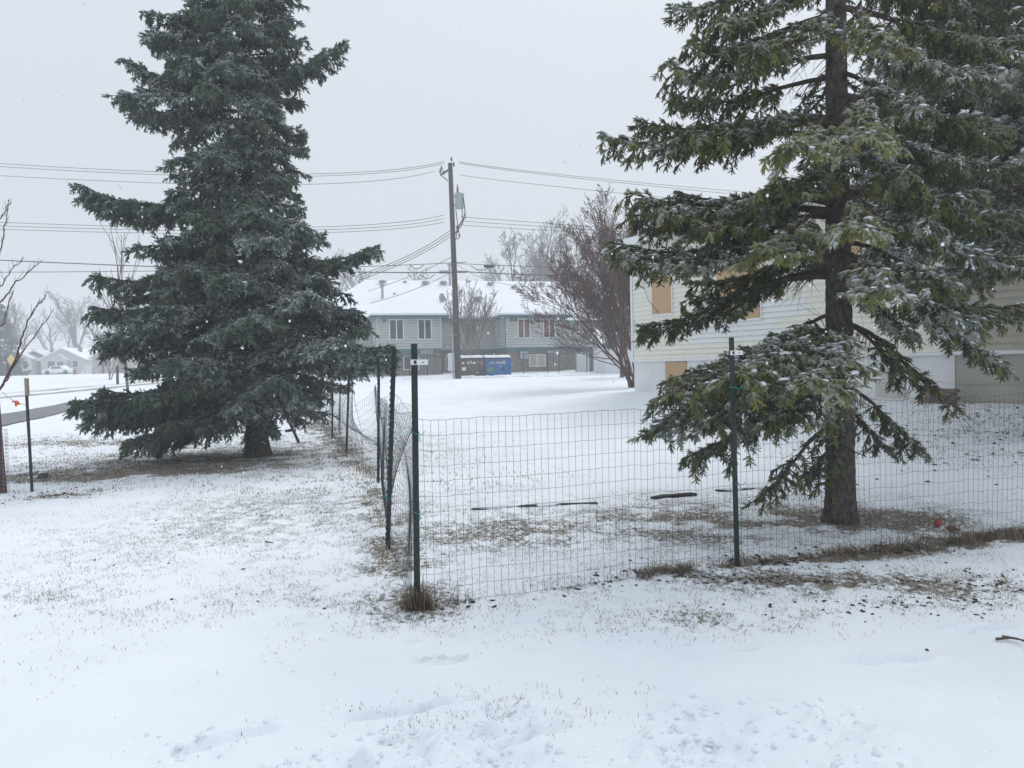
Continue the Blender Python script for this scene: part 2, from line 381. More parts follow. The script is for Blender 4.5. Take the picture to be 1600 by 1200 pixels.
# ------------------------------------------------------------------ ground
def axis(segs):
    v = []
    for a, b, st in segs:
        n = max(1, int(round((b - a) / st))); v += list(np.linspace(a, b, n, endpoint=False))
    v.append(segs[-1][1]); return np.array(v)
gx = axis([(-230, -120, 20), (-120, -30, 6), (-30, -9, .6), (-9, -4, .10), (-4, -1.6, .05), (-1.6, 2.2, .022), (2.2, 5, .05), (5, 9, .10), (9, 30, .7), (30, 120, 6), (120, 230, 20)])
gy = axis([(-24, 0, 8), (0, 2.6, .3), (2.6, 4.5, .020), (4.5, 7, .042), (7, 12, .085), (12, 20, .2), (20, 60, .6), (60, 140, 4), (140, 330, 24)])
GX, GY = np.meshgrid(gx, gy); GZ = ground_fn(GX, GY)
def gz(x, y):
    i = np.clip(np.searchsorted(gx, x) - 1, 0, len(gx) - 2); j = np.clip(np.searchsorted(gy, y) - 1, 0, len(gy) - 2)
    fx = (x - gx[i]) / (gx[i + 1] - gx[i]); fy = (y - gy[j]) / (gy[j + 1] - gy[j])
    return (GZ[j, i] * (1 - fx) + GZ[j, i + 1] * fx) * (1 - fy) + (GZ[j + 1, i] * (1 - fx) + GZ[j + 1, i + 1] * fx) * fy
def onG(p, dz=0.0): return np.array([p[0], p[1], float(gz(p[0], p[1])) + dz])
nx_, ny_ = len(gx), len(gy)
idx = np.arange(nx_ * ny_).reshape(ny_, nx_)
Fq = np.stack([idx[:-1, :-1], idx[:-1, 1:], idx[1:, 1:], idx[1:, :-1]], -1).reshape(-1, 4)
me = np_mesh('ground', np.stack([GX, GY, GZ], -1).reshape(-1, 3), Fq, ground_material(), smooth=True, nper=4)
at_ = me.attributes.new('bare', 'FLOAT', 'POINT'); at_.data.foreach_set('value', bare(GX, GY).ravel().astype(np.float32))
# street tracks
T1 = [G(0, 621), G(100, 613), G(200, 604)]
TRK = np.zeros_like(GX)
tA, tB = G(30, 617.5), G(175, 604.5); td = (tB - tA)[:2]; td /= np.linalg.norm(td)
sx = (GX - tA[0]) * td[1] - (GY - tA[1]) * td[0]; sl = (GX - tA[0]) * td[0] + (GY - tA[1]) * td[1]
TRK = (np.exp(-((sx - .6) / 1.0) ** 2) + np.exp(-((sx + 2.2) / .9) ** 2) * .8) * sstep(-12, 2, sl) * .72
uA, uB = G(15, 604.5), G(72, 599.5); ud = (uB - uA)[:2]; ud /= np.linalg.norm(ud)
sx2 = (GX - uA[0]) * ud[1] - (GY - uA[1]) * ud[0]; TRK = np.maximum(TRK, .7 * np.exp(-(sx2 / 1.0) ** 2) * (GX < -15) * (GY > 30) * (GX > uA[0] - 3))
at_ = me.attributes.new('track', 'FLOAT', 'POINT'); at_.data.foreach_set('value', np.clip(TRK, 0, 1).ravel().astype(np.float32))
link('ground', me, kind='structure')

# ------------------------------------------------------------------ spruce foliage
def needle_mat(name, base, tip):
    m = bpy.data.materials.new(name); m.use_nodes = True; t = m.node_tree; b = t.nodes['Principled BSDF']; N = t.nodes.new; L = t.links.new
    tone = N('ShaderNodeAttribute'); tone.attribute_type = 'INSTANCER'; tone.attribute_name = 'tone'
    sn = N('ShaderNodeAttribute'); sn.attribute_type = 'INSTANCER'; sn.attribute_name = 'snowy'
    top = N('ShaderNodeAttribute'); top.attribute_name = 'top'
    mx = N('ShaderNodeMix'); mx.data_type = 'RGBA'; mx.inputs['A'].default_value = (*base, 1); mx.inputs['B'].default_value = (*tip, 1); L(tone.outputs['Fac'], mx.inputs['Factor'])
    # brown, dying sprays where tone is above one
    mr = N('ShaderNodeMapRange'); mr.inputs['From Min'].default_value = 1.0; mr.inputs['From Max'].default_value = 1.5; L(tone.outputs['Fac'], mr.inputs['Value'])
    mb = N('ShaderNodeMix'); mb.data_type = 'RGBA'; L(mr.outputs[0], mb.inputs['Factor']); L(mx.outputs['Result'], mb.inputs['A']); mb.inputs['B'].default_value = (.10, .075, .045, 1)
    # frost held by the needles on the upper side of a spray
    ad = N('ShaderNodeMath'); ad.operation = 'ADD'; L(sn.outputs['Fac'], ad.inputs[0]); L(top.outputs['Fac'], ad.inputs[1])
    m2 = N('ShaderNodeMapRange'); m2.inputs['From Min'].default_value = .72; m2.inputs['From Max'].default_value = 1.65; m2.inputs['To Max'].default_value = .88; L(ad.outputs[0], m2.inputs['Value'])
    ms = N('ShaderNodeMix'); ms.data_type = 'RGBA'; L(m2.outputs[0], ms.inputs['Factor']); L(mb.outputs['Result'], ms.inputs['A']); ms.inputs['B'].default_value = (.74, .78, .80, 1)
    L(ms.outputs['Result'], b.inputs['Base Color']); b.inputs['Roughness'].default_value = .65; b.inputs['Specular IOR Level'].default_value = .25
    return m

needleR = needle_mat('needles_olive', (.048, .074, .036), (.29, .30, .095))
needleL = needle_mat('needles_bluegreen', (.046, .078, .064), (.18, .235, .165))

def spray_geo(rng, ring, nn, nl, nw, main=.24, snowclump=0.0):
    """one spray: a shoot with side shoots, every needle a sliver; returns V, F, top, matindex (0 needle, 1 wood, 2 snow)"""
    V = []; Fc = []; T = []; MI = []
    def shoot(o, d, L):
        d = d / np.linalg.norm(d); side = np.cross(d, [0, 0, 1.0]); side /= np.linalg.norm(side) + 1e-9; up = np.cross(side, d)
        cur = -.22 * L
        def pt(s): return o + d * s * L + np.array([0, 0, cur * s * s])
        # shoot axis
        b = len(V)
        for s, r in ((0, .0035), (1, .002)):
            for k in range(3):
                a = k * 2.094; V.append(pt(s) + r * (math.cos(a) * side + math.sin(a) * up)); T.append(0)
        for k in range(3): Fc.append((b + k, b + (k + 1) % 3, b + 3 + (k + 1) % 3)); MI.append(1); Fc.append((b + k, b + 3 + (k + 1) % 3, b + 3 + k)); MI.append(1)
        b = len(V)
        for s, r in ((.04, nl * .18), (.35, nl * .30), (.8, nl * .30), (.98, nl * .16)):
            for k in range(5): a = k * 1.2566 + s * 3; V.append(pt(s) + r * (math.cos(a) * side + math.sin(a) * up)); T.append(.2 * math.sin(a) - .25)
        for q_ in range(3):
            for k in range(5): a0 = b + q_ * 5 + k; a1 = b + q_ * 5 + (k + 1) % 5; Fc.append((a0, a1, a1 + 5)); MI.append(0); Fc.append((a0, a1 + 5, a0 + 5)); MI.append(0)
        nr = max(3, int(L / ring))
        for i in range(nr + 1):
            s = i / nr; off = rng.random() * 6.28
            l = nl * (1 - .25 * s) * (1 if s > .12 else .6)
            for k in range(nn):
                a = off + k * 2 * PI / nn + rng.normal() * .2; ra = math.cos(a) * side + math.sin(a) * up
                fw_ = .35 + .5 * s ** 4 + rng.normal() * .2
                dd = ra + d * fw_; dd /= np.linalg.norm(dd); w_ = np.cross(dd, d); w_ /= np.linalg.norm(w_) + 1e-9
                q = pt(s + rng.normal() * .01); e = q + dd * l; b = len(V)
                V.append(q - w_ * nw * .5); V.append(q + w_ * nw * .5); V.append(e); tt = math.sin(a); T.extend([tt * .5, tt * .5, tt * .5 + .5])
                Fc.append((b, b + 1, b + 2)); MI.append(0)
        if snowclump > 0:
            # a lumpy ridge of snow lying along the top of the shoot
            ns = 5; b = len(V); s0 = .3 + rng.random() * .4
            for i in range(ns + 1):
                s = s0 + (1 - s0) * i / ns; q = pt(s) + np.array([0, 0, nl * .32]); wd = nl * snowclump * (.45 + .5 * rng.random()) * (.25 if i in (0, ns) else 1); hh = wd * (.5 + .4 * rng.random())
                for (a_, h_) in ((-1, 0), (-.5, .6), (.5, .65), (1, 0), (0, -.25)):
                    V.append(q + side * a_ * wd + np.array([0, 0, h_ * hh])); T.append(1)
            for i in range(ns):
                for k in range(5):
                    a0 = b + i * 5 + k; a1 = b + i * 5 + (k + 1) % 5
                    Fc.append((a0, a1, a1 + 5)); MI.append(2); Fc.append((a0, a1 + 5, a0 + 5)); MI.append(2)
    x = np.array([1.0, 0, 0]); shoot(np.zeros(3), x + rng.normal(size=3) * .08, main)
    for s in (.06, .16, .26, .36, .46, .56, .66, .76):
        if rng.random() < .15: continue
        sg = 1 if rng.random() < .5 else -1; ang = sg * (.7 + rng.normal() * .28); L = main * (.60 - .30 * s) * (1 + rng.normal() * .22)
        shoot(x * main * s, np.array([math.cos(ang), math.sin(ang), rng.normal() * .42]), L)
    return np.array(V), np.array(Fc), np.array(T), np.array(MI)

def variants(seed, **k):
    rng = np.random.default_rng(seed); o = []
    for i in range(4): o.append(spray_geo(rng, snowclump=0, **k))
    for i in range(1): o.append(spray_geo(rng, snowclump=.35, **k))
    for i in range(1): o.append(spray_geo(rng, snowclump=.6, **k))
    return o
NVAR = 6

def crown_group():
    g = bpy.data.node_groups.new('spray_crown', 'GeometryNodeTree')
    g.interface.new_socket('Geometry', in_out='INPUT', socket_type='NodeSocketGeometry'); g.interface.new_socket('Geometry', in_out='OUTPUT', socket_type='NodeSocketGeometry')
    N = g.nodes.new; L = g.links.new; gi = N('NodeGroupInput'); go = N('NodeGroupOutput')
    def attr(nm, ty):
        a = N('GeometryNodeInputNamedAttribute'); a.data_type = ty; a.inputs['Name'].default_value = nm; return a.outputs['Attribute']
    isp = attr('is_site', 'BOOLEAN'); sp = N('GeometryNodeSeparateGeometry'); sp.domain = 'POINT'; L(gi.outputs[0], sp.inputs[0]); L(isp, sp.inputs['Selection'])
    rot = attr('rot', 'FLOAT_VECTOR'); scl = attr('scl', 'FLOAT'); var = attr('variant', 'INT'); j = N('GeometryNodeJoinGeometry')
    e2r = N('FunctionNodeEulerToRotation'); L(rot, e2r.inputs[0])
    for k in range(NVAR):
        c = N('FunctionNodeCompare'); c.data_type = 'INT'; c.operation = 'EQUAL'; L(var, c.inputs[2]); c.inputs[3].default_value = k
        a = N('GeometryNodeSeparateGeometry'); a.domain = 'POINT'; L(sp.outputs['Selection'], a.inputs[0]); L(c.outputs[0], a.inputs['Selection'])
        b = N('GeometryNodeSeparateGeometry'); b.domain = 'POINT'; L(sp.outputs['Inverted'], b.inputs[0]); L(c.outputs[0], b.inputs['Selection'])
        ip = N('GeometryNodeInstanceOnPoints'); L(a.outputs['Selection'], ip.inputs['Points']); L(b.outputs['Selection'], ip.inputs['Instance'])
        L(e2r.outputs[0], ip.inputs['Rotation']); L(scl, ip.inputs['Scale']); L(ip.outputs[0], j.inputs[0])
    L(j.outputs[0], go.inputs[0]); return g
CROWN = crown_group()

def crown_object(name, parent, sites, vs, mats):
    """sites: arrays pos(n,3), euler(n,3), scale, tone, snowy, variant; the sprays are laid out by geometry nodes"""
    pos, eul, scl, tone, sno, var = sites; V = []; Fc = []; T = []; MI = []; VA = []; n = 0
    for k, (v, f, t, mi) in enumerate(vs): V.append(v); Fc.append(f + n); T.append(t); MI.append(mi); VA.append(np.full(len(v), k)); n += len(v)
    V = np.concatenate(V + [pos]); Fc = np.concatenate(Fc); MI = np.concatenate(MI); nsite = len(pos)
    me = bpy.data.meshes.new(name); me.vertices.add(len(V)); me.vertices.foreach_set('co', V.astype(np.float32).ravel())
    me.loops.add(len(Fc) * 3); me.loops.foreach_set('vertex_index', Fc.astype(np.int32).ravel()); me.polygons.add(len(Fc)); me.polygons.foreach_set('loop_start', np.arange(0, len(Fc) * 3, 3, dtype=np.int32))
    me.polygons.foreach_set('material_index', MI.astype(np.int32))
    for mm in mats: me.materials.append(mm)
    me.update(calc_edges=True)
    def put(nm, ty, a, fld='value'): q = me.attributes.new(nm, ty, 'POINT'); q.data.foreach_set(fld, a)
    put('is_site', 'BOOLEAN', np.concatenate([np.zeros(n, bool), np.ones(nsite, bool)]))
    put('rot', 'FLOAT_VECTOR', np.concatenate([np.zeros((n, 3)), eul]).astype(np.float32).ravel(), 'vector')
    put('scl', 'FLOAT', np.concatenate([np.ones(n), scl]).astype(np.float32)); put('tone', 'FLOAT', np.concatenate([np.zeros(n), tone]).astype(np.float32))
    put('snowy', 'FLOAT', np.concatenate([np.zeros(n), sno]).astype(np.float32)); put('variant', 'INT', np.concatenate(VA + [var]).astype(np.int32))
    put('top', 'FLOAT', np.concatenate(T + [np.zeros(nsite)]).astype(np.float32))
    o = link(name, me, parent, kind='stuff'); md = o.modifiers.new('sprays', 'NODES'); md.node_group = CROWN
    return o

def eul_from(d, roll=0.0):
    """euler of the frame whose x is d and whose z is as upright as it can be"""
    d = d / (np.linalg.norm(d, axis=1)[:, None] + 1e-9); up = np.tile([0, 0, 1.0], (len(d), 1))
    flat = np.abs(d[:, 2]) > .97; up[flat] = [1, 0, 0]
    y = np.cross(up, d); y /= np.linalg.norm(y, axis=1)[:, None] + 1e-9; z = np.cross(d, y)
    c, s = np.cos(roll), np.sin(roll); c = np.broadcast_to(c, len(d))[:, None]; s = np.broadcast_to(s, len(d))[:, None]
    y, z = y * c + z * s, z * c - y * s
    return np.stack([np.arctan2(y[:, 2], z[:, 2]), np.arcsin(np.clip(-d[:, 2], -1, 1)), np.arctan2(d[:, 1], d[:, 0])], 1)

class Spruce:
    def __init__(s, seed): s.rng = np.random.default_rng(seed); s.pos = []; s.dir = []; s.scl = []; s.sno = []; s.tone = []; s.wood = MB(); s.limbs = []
    def limb(s, a, tip, sag=.05, snow=.5, start=.25, dens=1.0, thick=None, width=.36, hang=1.0, tone=.4, scale=1.0, dead=0.0, own=False):
        """a limb from the trunk point a to its tip, with side branchlets carrying sprays"""
        R = s.rng; a = np.asarray(a, float); tip = np.asarray(tip, float); D = tip - a; L = np.linalg.norm(D); hd = np.array([D[0], D[1], 0]); hl = np.linalg.norm(hd) + 1e-6
        lat = np.array([-D[1], D[0], 0]) / hl; wob = R.normal() * .05 * L
        def c(t): return a + D * t + np.array([0, 0, 1]) * (-sag * L * math.sin(PI * t) + .03 * L * math.sin(2 * PI * t)) + lat * wob * math.sin(PI * t)
        n = max(5, int(L / .22)); pts = [c(i / n) for i in range(n + 1)]; th = thick or (.012 + .011 * L)
        mb = MB() if own else s.wood
        mb.tube(pts, [th * (1 - .8 * i / n) for i in range(n + 1)], 5)
        step = .075 / dens; t = start * .4 + R.random() * .04
        while t < 1.0:
            p = c(t); fol = t > start * (.8 + .4 * R.random())
            e = min(1, (t - start) / .25 + .35) if fol else .5
            for sg in (-1, 1):
                if R.random() < .12: continue
                w_ = L * width * (1 - t * .72) * e * (.55 + .6 * R.random()) + .06
                fw = D / L; an = .95 + R.normal() * .15
                d = fw * math.cos(an) + lat * sg * math.sin(an); d[2] += -.12 * hang - .25 * hang * R.random() + .08
                d /= np.linalg.norm(d); k = max(2, int(w_ / .16)); drp = -.30 * w_ * hang * (.4 + R.random())
                q = [p + d * w_ * u + np.array([0, 0, drp * u * u]) for u in np.linspace(0, 1, k + 1)]
                mb.tube(q, [max(.0022, th * .28 * (1 - .7 * u)) for u in np.linspace(0, 1, k + 1)], 3, cap=False)
                if fol and R.random() > dead:
                    m_ = max(1, int(w_ / (.050 / dens))); 
                    for i in range(m_ + 1):
                        u = (i + .3 + .5 * R.random()) / (m_ + .8); u = min(u, 1.0)
                        b = p + d * w_ * u + np.array([0, 0, drp * u * u])
                        td = d + np.array([0, 0, 2 * drp * u / max(w_, .1)])
                        sa = (R.random() - .5) * 1.8 if u < .93 else 0
                        dd = td * math.cos(sa) + np.cross([0, 0, 1.0], td) * math.sin(sa)
                        top = R.random()
                        if top < .42 * hang: dd = dd * .55 + np.array([0, 0, -1.0]); sw = snow - .75
                        else: dd = dd + R.normal(size=3) * .28 + np.array([0, 0, .12]); sw = snow
                        s.put(b, dd, scale * (.75 + .5 * R.random()), sw + R.normal() * .18 + .12 * (u > .7), tone + R.normal() * .22)
                elif R.random() < .7:
                    for i in range(3):
                        u = R.random(); b = p + d * w_ * u + np.array([0, 0, drp * u * u]); e2 = b + (d + R.normal(size=3) * .5 + np.array([0, 0, -.4])) * (.08 + .14 * R.random())
                        mb.tube([b, e2], [.0022, .0012], 3, cap=False)
            if fol:      # sprays that ride on the limb itself
                s.put(p, D / L + R.normal(size=3) * .35 + np.array([0, 0, .25]), scale * (.8 + .4 * R.random()), snow + R.normal() * .15, tone + R.normal() * .2)
            t += step / L * (1 + .3 * R.normal() * .5)
        s.put(c(1.0) - D / L * .05, D, scale * 1.05, snow, tone)
        if own: s.limbs.append(mb)
    def put(s, p, d, sc, sn, tn): s.pos.append(p); s.dir.append(d); s.scl.append(sc); s.sno.append(sn); s.tone.append(tn)
    def finish(s, root, base, vs, mats, woodmat, patchy=.35, pad=.80, padp=.30, padsize=1.0):
        pos = np.array(s.pos) - base; R = s.rng; sno = np.array(s.sno)
        sno = sno + (fbm(pos[:, 0] * 1.0 + pos[:, 1], pos[:, 2], .7, 5) - .5) * patchy * 2
        tone = np.clip(np.array(s.tone), 0, 1.0); tone[R.random(len(tone)) < .03] = 1.45
        var = np.where(sno < .75, R.integers(0, 4, len(sno)), np.where(sno < 1.1, (R.integers(0, 9, len(sno)) // 2), R.integers(1, 6, len(sno))))
        o = crown_object('crown', root, (pos, eul_from(np.array(s.dir), R.normal(size=len(pos)) * .35), np.array(s.scl), tone, np.clip(sno, 0, 1.3), var), vs, mats)
        # small pads of snow resting on the upper sprays
        dr = np.array(s.dir); dr = dr / (np.linalg.norm(dr, axis=1)[:, None] + 1e-9); k_ = np.where((sno > pad) & (dr[:, 2] > -.45) & (R.random(len(sno)) < padp))[0]; sp = MB()
        for i in k_:
            d = dr[i]; side = np.cross(d, [0, 0, 1.0]); side /= np.linalg.norm(side) + 1e-9; up_ = np.cross(side, d); L_ = (.016 + .026 * R.random() ** 1.5) * padsize; w_ = L_ * (.5 + .4 * R.random()); o = pos[i] + d * .05 * padsize + up_ * .012 * padsize
            V = []; n_ = 7
            for ring_, hgt in ((1.0, 0.0), (.72, .75), (.3, 1.0)):
                for j in range(n_): a = 2 * PI * j / n_; q = ring_ * (1 + .25 * (R.random() - .5) * 2); V.append(o + d * L_ * q * math.cos(a) + side * w_ * q * math.sin(a) + up_ * (hgt * w_ * .42))
            V.append(o - up_ * .004); sp.add(V, [(r_ * n_ + j, r_ * n_ + (j + 1) % n_, (r_ + 1) * n_ + (j + 1) % n_, (r_ + 1) * n_ + j) for r_ in range(2) for j in range(n_)] + [tuple(2 * n_ + j for j in range(n_))] + [((j + 1) % n_, j, 3 * n_) for j in range(n_)])
        if sp.n: sp.build('snow_cover', snow, root, smooth=True, kind='stuff')
        if s.wood.n: s.wood.build('branch_wood', woodmat, root, smooth=True, origin=None, kind='stuff').location = [-float(c) for c in base]
        for mb in s.limbs:
            q = mb.build('limb', woodmat, root, smooth=True); q.location = [-float(c) for c in base]
        return len(pos)

def trunk_obj(root, h, r0_, r1_, mt, lean=(0, 0), flare=1.35, n=18, seed=1, dz=.12, rough=.035):
    V = []; Fc = []; k = int(h / dz) + 2; rr = np.random.default_rng(seed)
    for i in range(k):
        z = h * i / (k - 1) - .06; t = i / (k - 1); r = r0_ * (1 - t) + r1_ * t; r *= 1 + (flare - 1) * math.exp(-max(0, z) / .12)
        for j in range(n):
            a = 2 * PI * j / n; q = r * (1 + .05 * math.sin(5 * a + 1.2 * z) * math.exp(-z / .5) + rough * (rr.random() - .5) * 2)
            V.append((q * math.cos(a) + lean[0] * z, q * math.sin(a) + lean[1] * z, z))
    for i in range(k - 1):
        for j in range(n): Fc.append((i * n + j, i * n + (j + 1) % n, (i + 1) * n + (j + 1) % n, (i + 1) * n + j))
    return link('trunk', np_mesh('trunk', V, Fc, mt, smooth=True, nper=4), root)

VS_NEAR = variants(11, ring=.0070, nn=8, nl=.0185, nw=.0025, main=.100)
VS_MID = variants(12, ring=.012, nn=7, nl=.026, nw=.0044, main=.130)

# --- near spruce, right of the second fence post
rootR = empty('spruce_tree', onG(SPR_R), label='tall spruce with bare lower trunk right of the second fence post, snow on its boughs', cat='tree')
YT = SPR_R[1]; baseR = np.array([SPR_R[0], SPR_R[1], float(gz(SPR_R[0], SPR_R[1]))])
trunk_obj(rootR, 11.0, .137, .03, bark, seed=3, n=44, dz=.032, rough=.05, flare=1.28)
for k in range(9):
    z = .35 + .17 * k + .1 * (k % 2); a = k * 2.3 + .4; c_, s_ = math.cos(a), math.sin(a); mb = MB(); mb.tube([(.10 * c_, .10 * s_, z), ((.20 + .02 * (k % 3)) * c_, .2 * s_, z - .01), ((.24 + .06 * (k % 4)) * c_, .26 * s_, z - .03)], [.011, .007, .003], 5); mb.build('dead_stub', twigwood, rootR)
tr = Spruce(21)
def rl(px, py, dy, apy, **k):
    tip = P(px, py, YT + dy); az = P(1306, apy, YT); a = np.array([baseR[0], baseR[1], az[2]]); tr.limb(a, tip, **k)
# limbs that carry the outline on the left
rl(943, 212, .15, 215, sag=.02, snow=.75, dens=1.0, width=.24, own=True)
rl(1000, 190, .7, 200, sag=.02, snow=.3, width=.22, own=True)
rl(1046, 100, -.3, 85, snow=.65, width=.30, own=True); rl(1060, 150, .5, 120, snow=.3, width=.3, own=True)
rl(1048, 12, .3, -40, snow=.55, width=.26, own=True); rl(1085, 60, -.4, 20, snow=.4, width=.3, own=True)
rl(1110, -60, -.2, -140, snow=.4, own=True); rl(1120, -150, .3, -240, own=True)
rl(985, 302, -.2, 315, sag=.02, snow=.8, width=.22, own=True); rl(1060, 300, .6, 300, sag=.04, snow=.3, width=.24, own=True)
rl(962, 380, .15, 375, sag=.03, snow=.7, width=.24, own=True); rl(975, 395, -.5, 385, sag=.01, snow=.9, width=.17, own=True)
rl(1008, 512, .4, 432, sag=-.03, snow=.25, width=.24, tone=.15, own=True); rl(1075, 440, .8, 400, sag=0, snow=.2, width=.25, own=True)
rl(1052, 590, -.8, 540, sag=-.04, snow=.65, width=.30, own=True)
rl(1022, 672, -.55, 545, sag=-.09, snow=.8, width=.34, own=True); rl(1050, 610, -1.1, 545, sag=-.06, snow=.8, width=.36, own=True)
rl(1070, 715, -.3, 590, sag=-.05, snow=.5, width=.30, own=True); rl(1060, 640, .2, 560, sag=-.05, snow=.5, width=.3, own=True)
rl(1190, 775, -.35, 655, sag=-.03, snow=.4, start=.35, width=.28, scale=.85, own=True); rl(1255, 745, .1, 690, sag=0, snow=.35, start=.3, width=.4, scale=.8, own=True)
rl(1290, 760, -.28, 640, sag=-.1, snow=.2, start=.3, width=.35, scale=.8, own=True)
# right side
rl(1115, 655, -.9, 575, sag=-.05, snow=.7, width=.32, own=True); rl(1205, 650, -1.2, 560, sag=-.04, snow=.75, width=.3, start=.4, own=True)
rl(1440, 702, .1, 600, sag=-.05, snow=.35, start=.4, width=.28, scale=.9, own=True); rl(1390, 700, .3, 615, sag=-.02, snow=.2, start=.35, width=.3, scale=.8, own=True)
rl(1565, 568, -.35, 430, sag=-.05, snow=.95, width=.26, own=True); rl(1530, 500, -.8, 420, sag=-.02, snow=.95, width=.3, own=True)
rl(1500, 640, .35, 505, sag=-.08, snow=.2, width=.25, start=.3, dead=.75, own=True); rl(1430, 600, .2, 500, sag=-.05, snow=.3, start=.4, width=.3, dead=.45, own=True)
rl(1600, 475, .4, 400, snow=.6, width=.25, own=True); rl(1625, 400, -.3, 330, snow=.9, width=.26, own=True)
rl(1580, 330, .5, 300, snow=.5, width=.26, own=True); rl(1520, 300, -.6, 270, snow=.6, width=.3, own=True)
rl(1600, 250, -.2, 200, snow=.85, width=.28, own=True); rl(1560, 200, .5, 150, snow=.4, width=.28, own=True)
rl(1560, 110, -.5, 70, snow=.8, width=.3, own=True); rl(1590, 60, .1, 10, snow=.6, width=.28, own=True)
rl(1500, -10, -.4, -60, snow=.6, width=.3, own=True); rl(1520, -90, .3, -150, snow=.5, own=True)
# towards the camera: the pads that hang in front of the trunk
rl(1345, 215, -1.45, 150, sag=-.02, snow=.9, width=.28, start=.5, tone=.85, own=True); rl(1240, 225, -1.5, 190, sag=-.03, snow=.8, start=.5, width=.27, tone=.75, own=True)
rl(1330, 355, -1.4, 300, sag=-.03, snow=.8, start=.6, width=.26, tone=.9, own=True); rl(1190, 385, -1.2, 330, sag=-.02, snow=.65, start=.4, width=.32, tone=.7, own=True)
rl(1262, 598, -1.45, 515, sag=-.05, snow=.95, width=.36, start=.4, tone=.75, own=True); rl(1150, 585, -1.4, 525, sag=-.05, snow=.85, width=.32, tone=.6, own=True)
rl(1385, 450, -1.5, 400, sag=-.03, snow=.95, width=.28, start=.5, tone=.75, own=True); rl(1480, 440, -1.2, 380, sag=-.02, snow=.95, width=.32, own=True)
rl(1405, 70, -1.1, 10, sag=-.03, snow=.75, width=.27, start=.4, tone=.7, own=True); rl(1180, 70, -1.0, 10, snow=.55, width=.26, own=True)
rl(1210, 280, -1.0, 250, snow=.4, width=.32, own=True);  rl(1420, 270, -1.0, 220, snow=.75, width=.34, own=True)
rl(1440, 160, -1.0, 110, snow=.8, width=.27, own=True); rl(1450, 345, -.9, 310, snow=.75, width=.27, own=True)
for (px, py, dy, apy, sn_) in ((1060, 395, .4, 370, .4), (985, 335, .2, 335, .6), (1040, 325, -.5, 320, .7), (1085, 355, .1, 340, .4), (1090, 350, -.7, 330, .6), (1080, 205, -.5, 190, .6), (1120, 30, -.6, -10, .5),
                               (1110, 610, .3, 540, .5), (1480, 250, .4, 230, .6), (1430, 520, -.5, 440, .8)):
    rl(px, py, dy, apy, sag=-.02, snow=sn_, width=.27, own=True)
for i in range(15):       # the far side of the tree
    h = 2.0 + i * .42 + tr.rng.normal() * .05; az = tr.rng.uniform(.15, PI - .15); L_ = (1.5 + .35 * tr.rng.random()) * (1 - max(0, h - 4.5) * .06)
    if h < 2.2: L_ *= .75
    a = np.array([baseR[0], baseR[1], h]); tr.limb(a, a + np.array([math.cos(az) * L_ * 1.15, math.sin(az) * L_, .1 - .28 * tr.rng.random()]), snow=.25, dens=.7, tone=.2, width=.28, start=.3)
for i in range(34):       # the top, above the picture
    h = 5.9 + i * .16; az = tr.rng.uniform(0, 2 * PI); L_ = max(.3, 2.0 * (1 - (h - 5.5) / 6.2)); a = np.array([baseR[0], baseR[1], h])
    tr.limb(a, a + np.array([math.cos(az) * L_, math.sin(az) * L_, .1]), snow=.4, dens=.6)
tr.scl = [q * 1.05 for q in tr.scl]
nR = tr.finish(rootR, baseR, VS_NEAR, [needleR, twigwood, snow], twigwood, pad=.74, padp=.5, padsize=1.15)

# --- big spruce on the left, inside the corner lawn
baseL = onG(SPR_L)
rootL = empty('spruce_tree', baseL, label='big dense spruce with boughs to the ground on the left lawn', cat='tree')
trunk_obj(rootL, 12.6, .20, .03, bark, seed=4)
tl = Spruce(22); YL = baseL[1]; pxm = F / YL
prof = [(712, 60, 50), (690, 185, 25), (672, 225, 60), (650, 268, 95), (630, 262, 125), (600, 200, 160), (560, 185, 178), (520, 235, 185), (480, 235, 165), (435, 240, 150), (410, 200, 150), (385, 165, 158), (350, 140, 100),
        (320, 138, 82), (290, 140, 82), (260, 135, 82), (220, 150, 105), (185, 190, 98), (150, 195, 85), (110, 185, 90), (75, 140, 110), (40, 155, 88), (0, 110, 95), (-80, 80, 75), (-200, 55, 55), (-330, 20, 20)]
hs = np.array([(P(402, p[0], YL)[2]) for p in prof]); RLs = np.array([p[1] for p in prof]) / pxm; RRs = np.array([p[2] for p in prof]) / pxm
def env(h, az):
    a = np.interp(h, hs, RRs); b = np.interp(h, hs, RLs); c = math.cos(az); f = .5 + .5 * c; r = b * (1 - f) + a * f
    fb = (a + b) * .5 * .92; k = abs(math.sin(az)); return r * (1 - k * .6) + fb * k * .6
h = .62; gi_ = 0
while h < 12.3:
    nl_ = 6 if h < 9 else 4
    for k in range(nl_):
        az = gi_ * 2.39996 + tl.rng.normal() * .15; gi_ += 1; hh = h + tl.rng.random() * .2
        back = math.sin(az) > .45
        if back and tl.rng.random() < .35: continue
        drop = -.22 - .20 * tl.rng.random() if hh < 6 else .05; ra = env(max(hs[0], hh + drop), az) * (.60 + .40 * tl.rng.random())
        if hh < 1.0: ra *= .75 if math.cos(az) < 0 else .5
        if ra < .2: continue
        a = np.array([baseL[0], baseL[1], baseL[2] + hh]); tl.limb(a, a + np.array([math.cos(az) * ra, math.sin(az) * ra, drop]), sag=-.02, snow=.38 + .38 * (1 if tl.rng.random() < .3 else 0) + (.15 if math.cos(az) > .2 and hh < 5 else 0), start=.22, dens=.62 if back else .78, width=.33, hang=.8,
             tone=.42 + .2 * tl.rng.normal(), scale=1.08)
    h += .205
def ll(px, py, dy, apy, **k):
    tip = P(px, py, YL + dy); az = P(402, apy, YL); tl.limb(np.array([baseL[0], baseL[1], az[2]]), tip, **k)
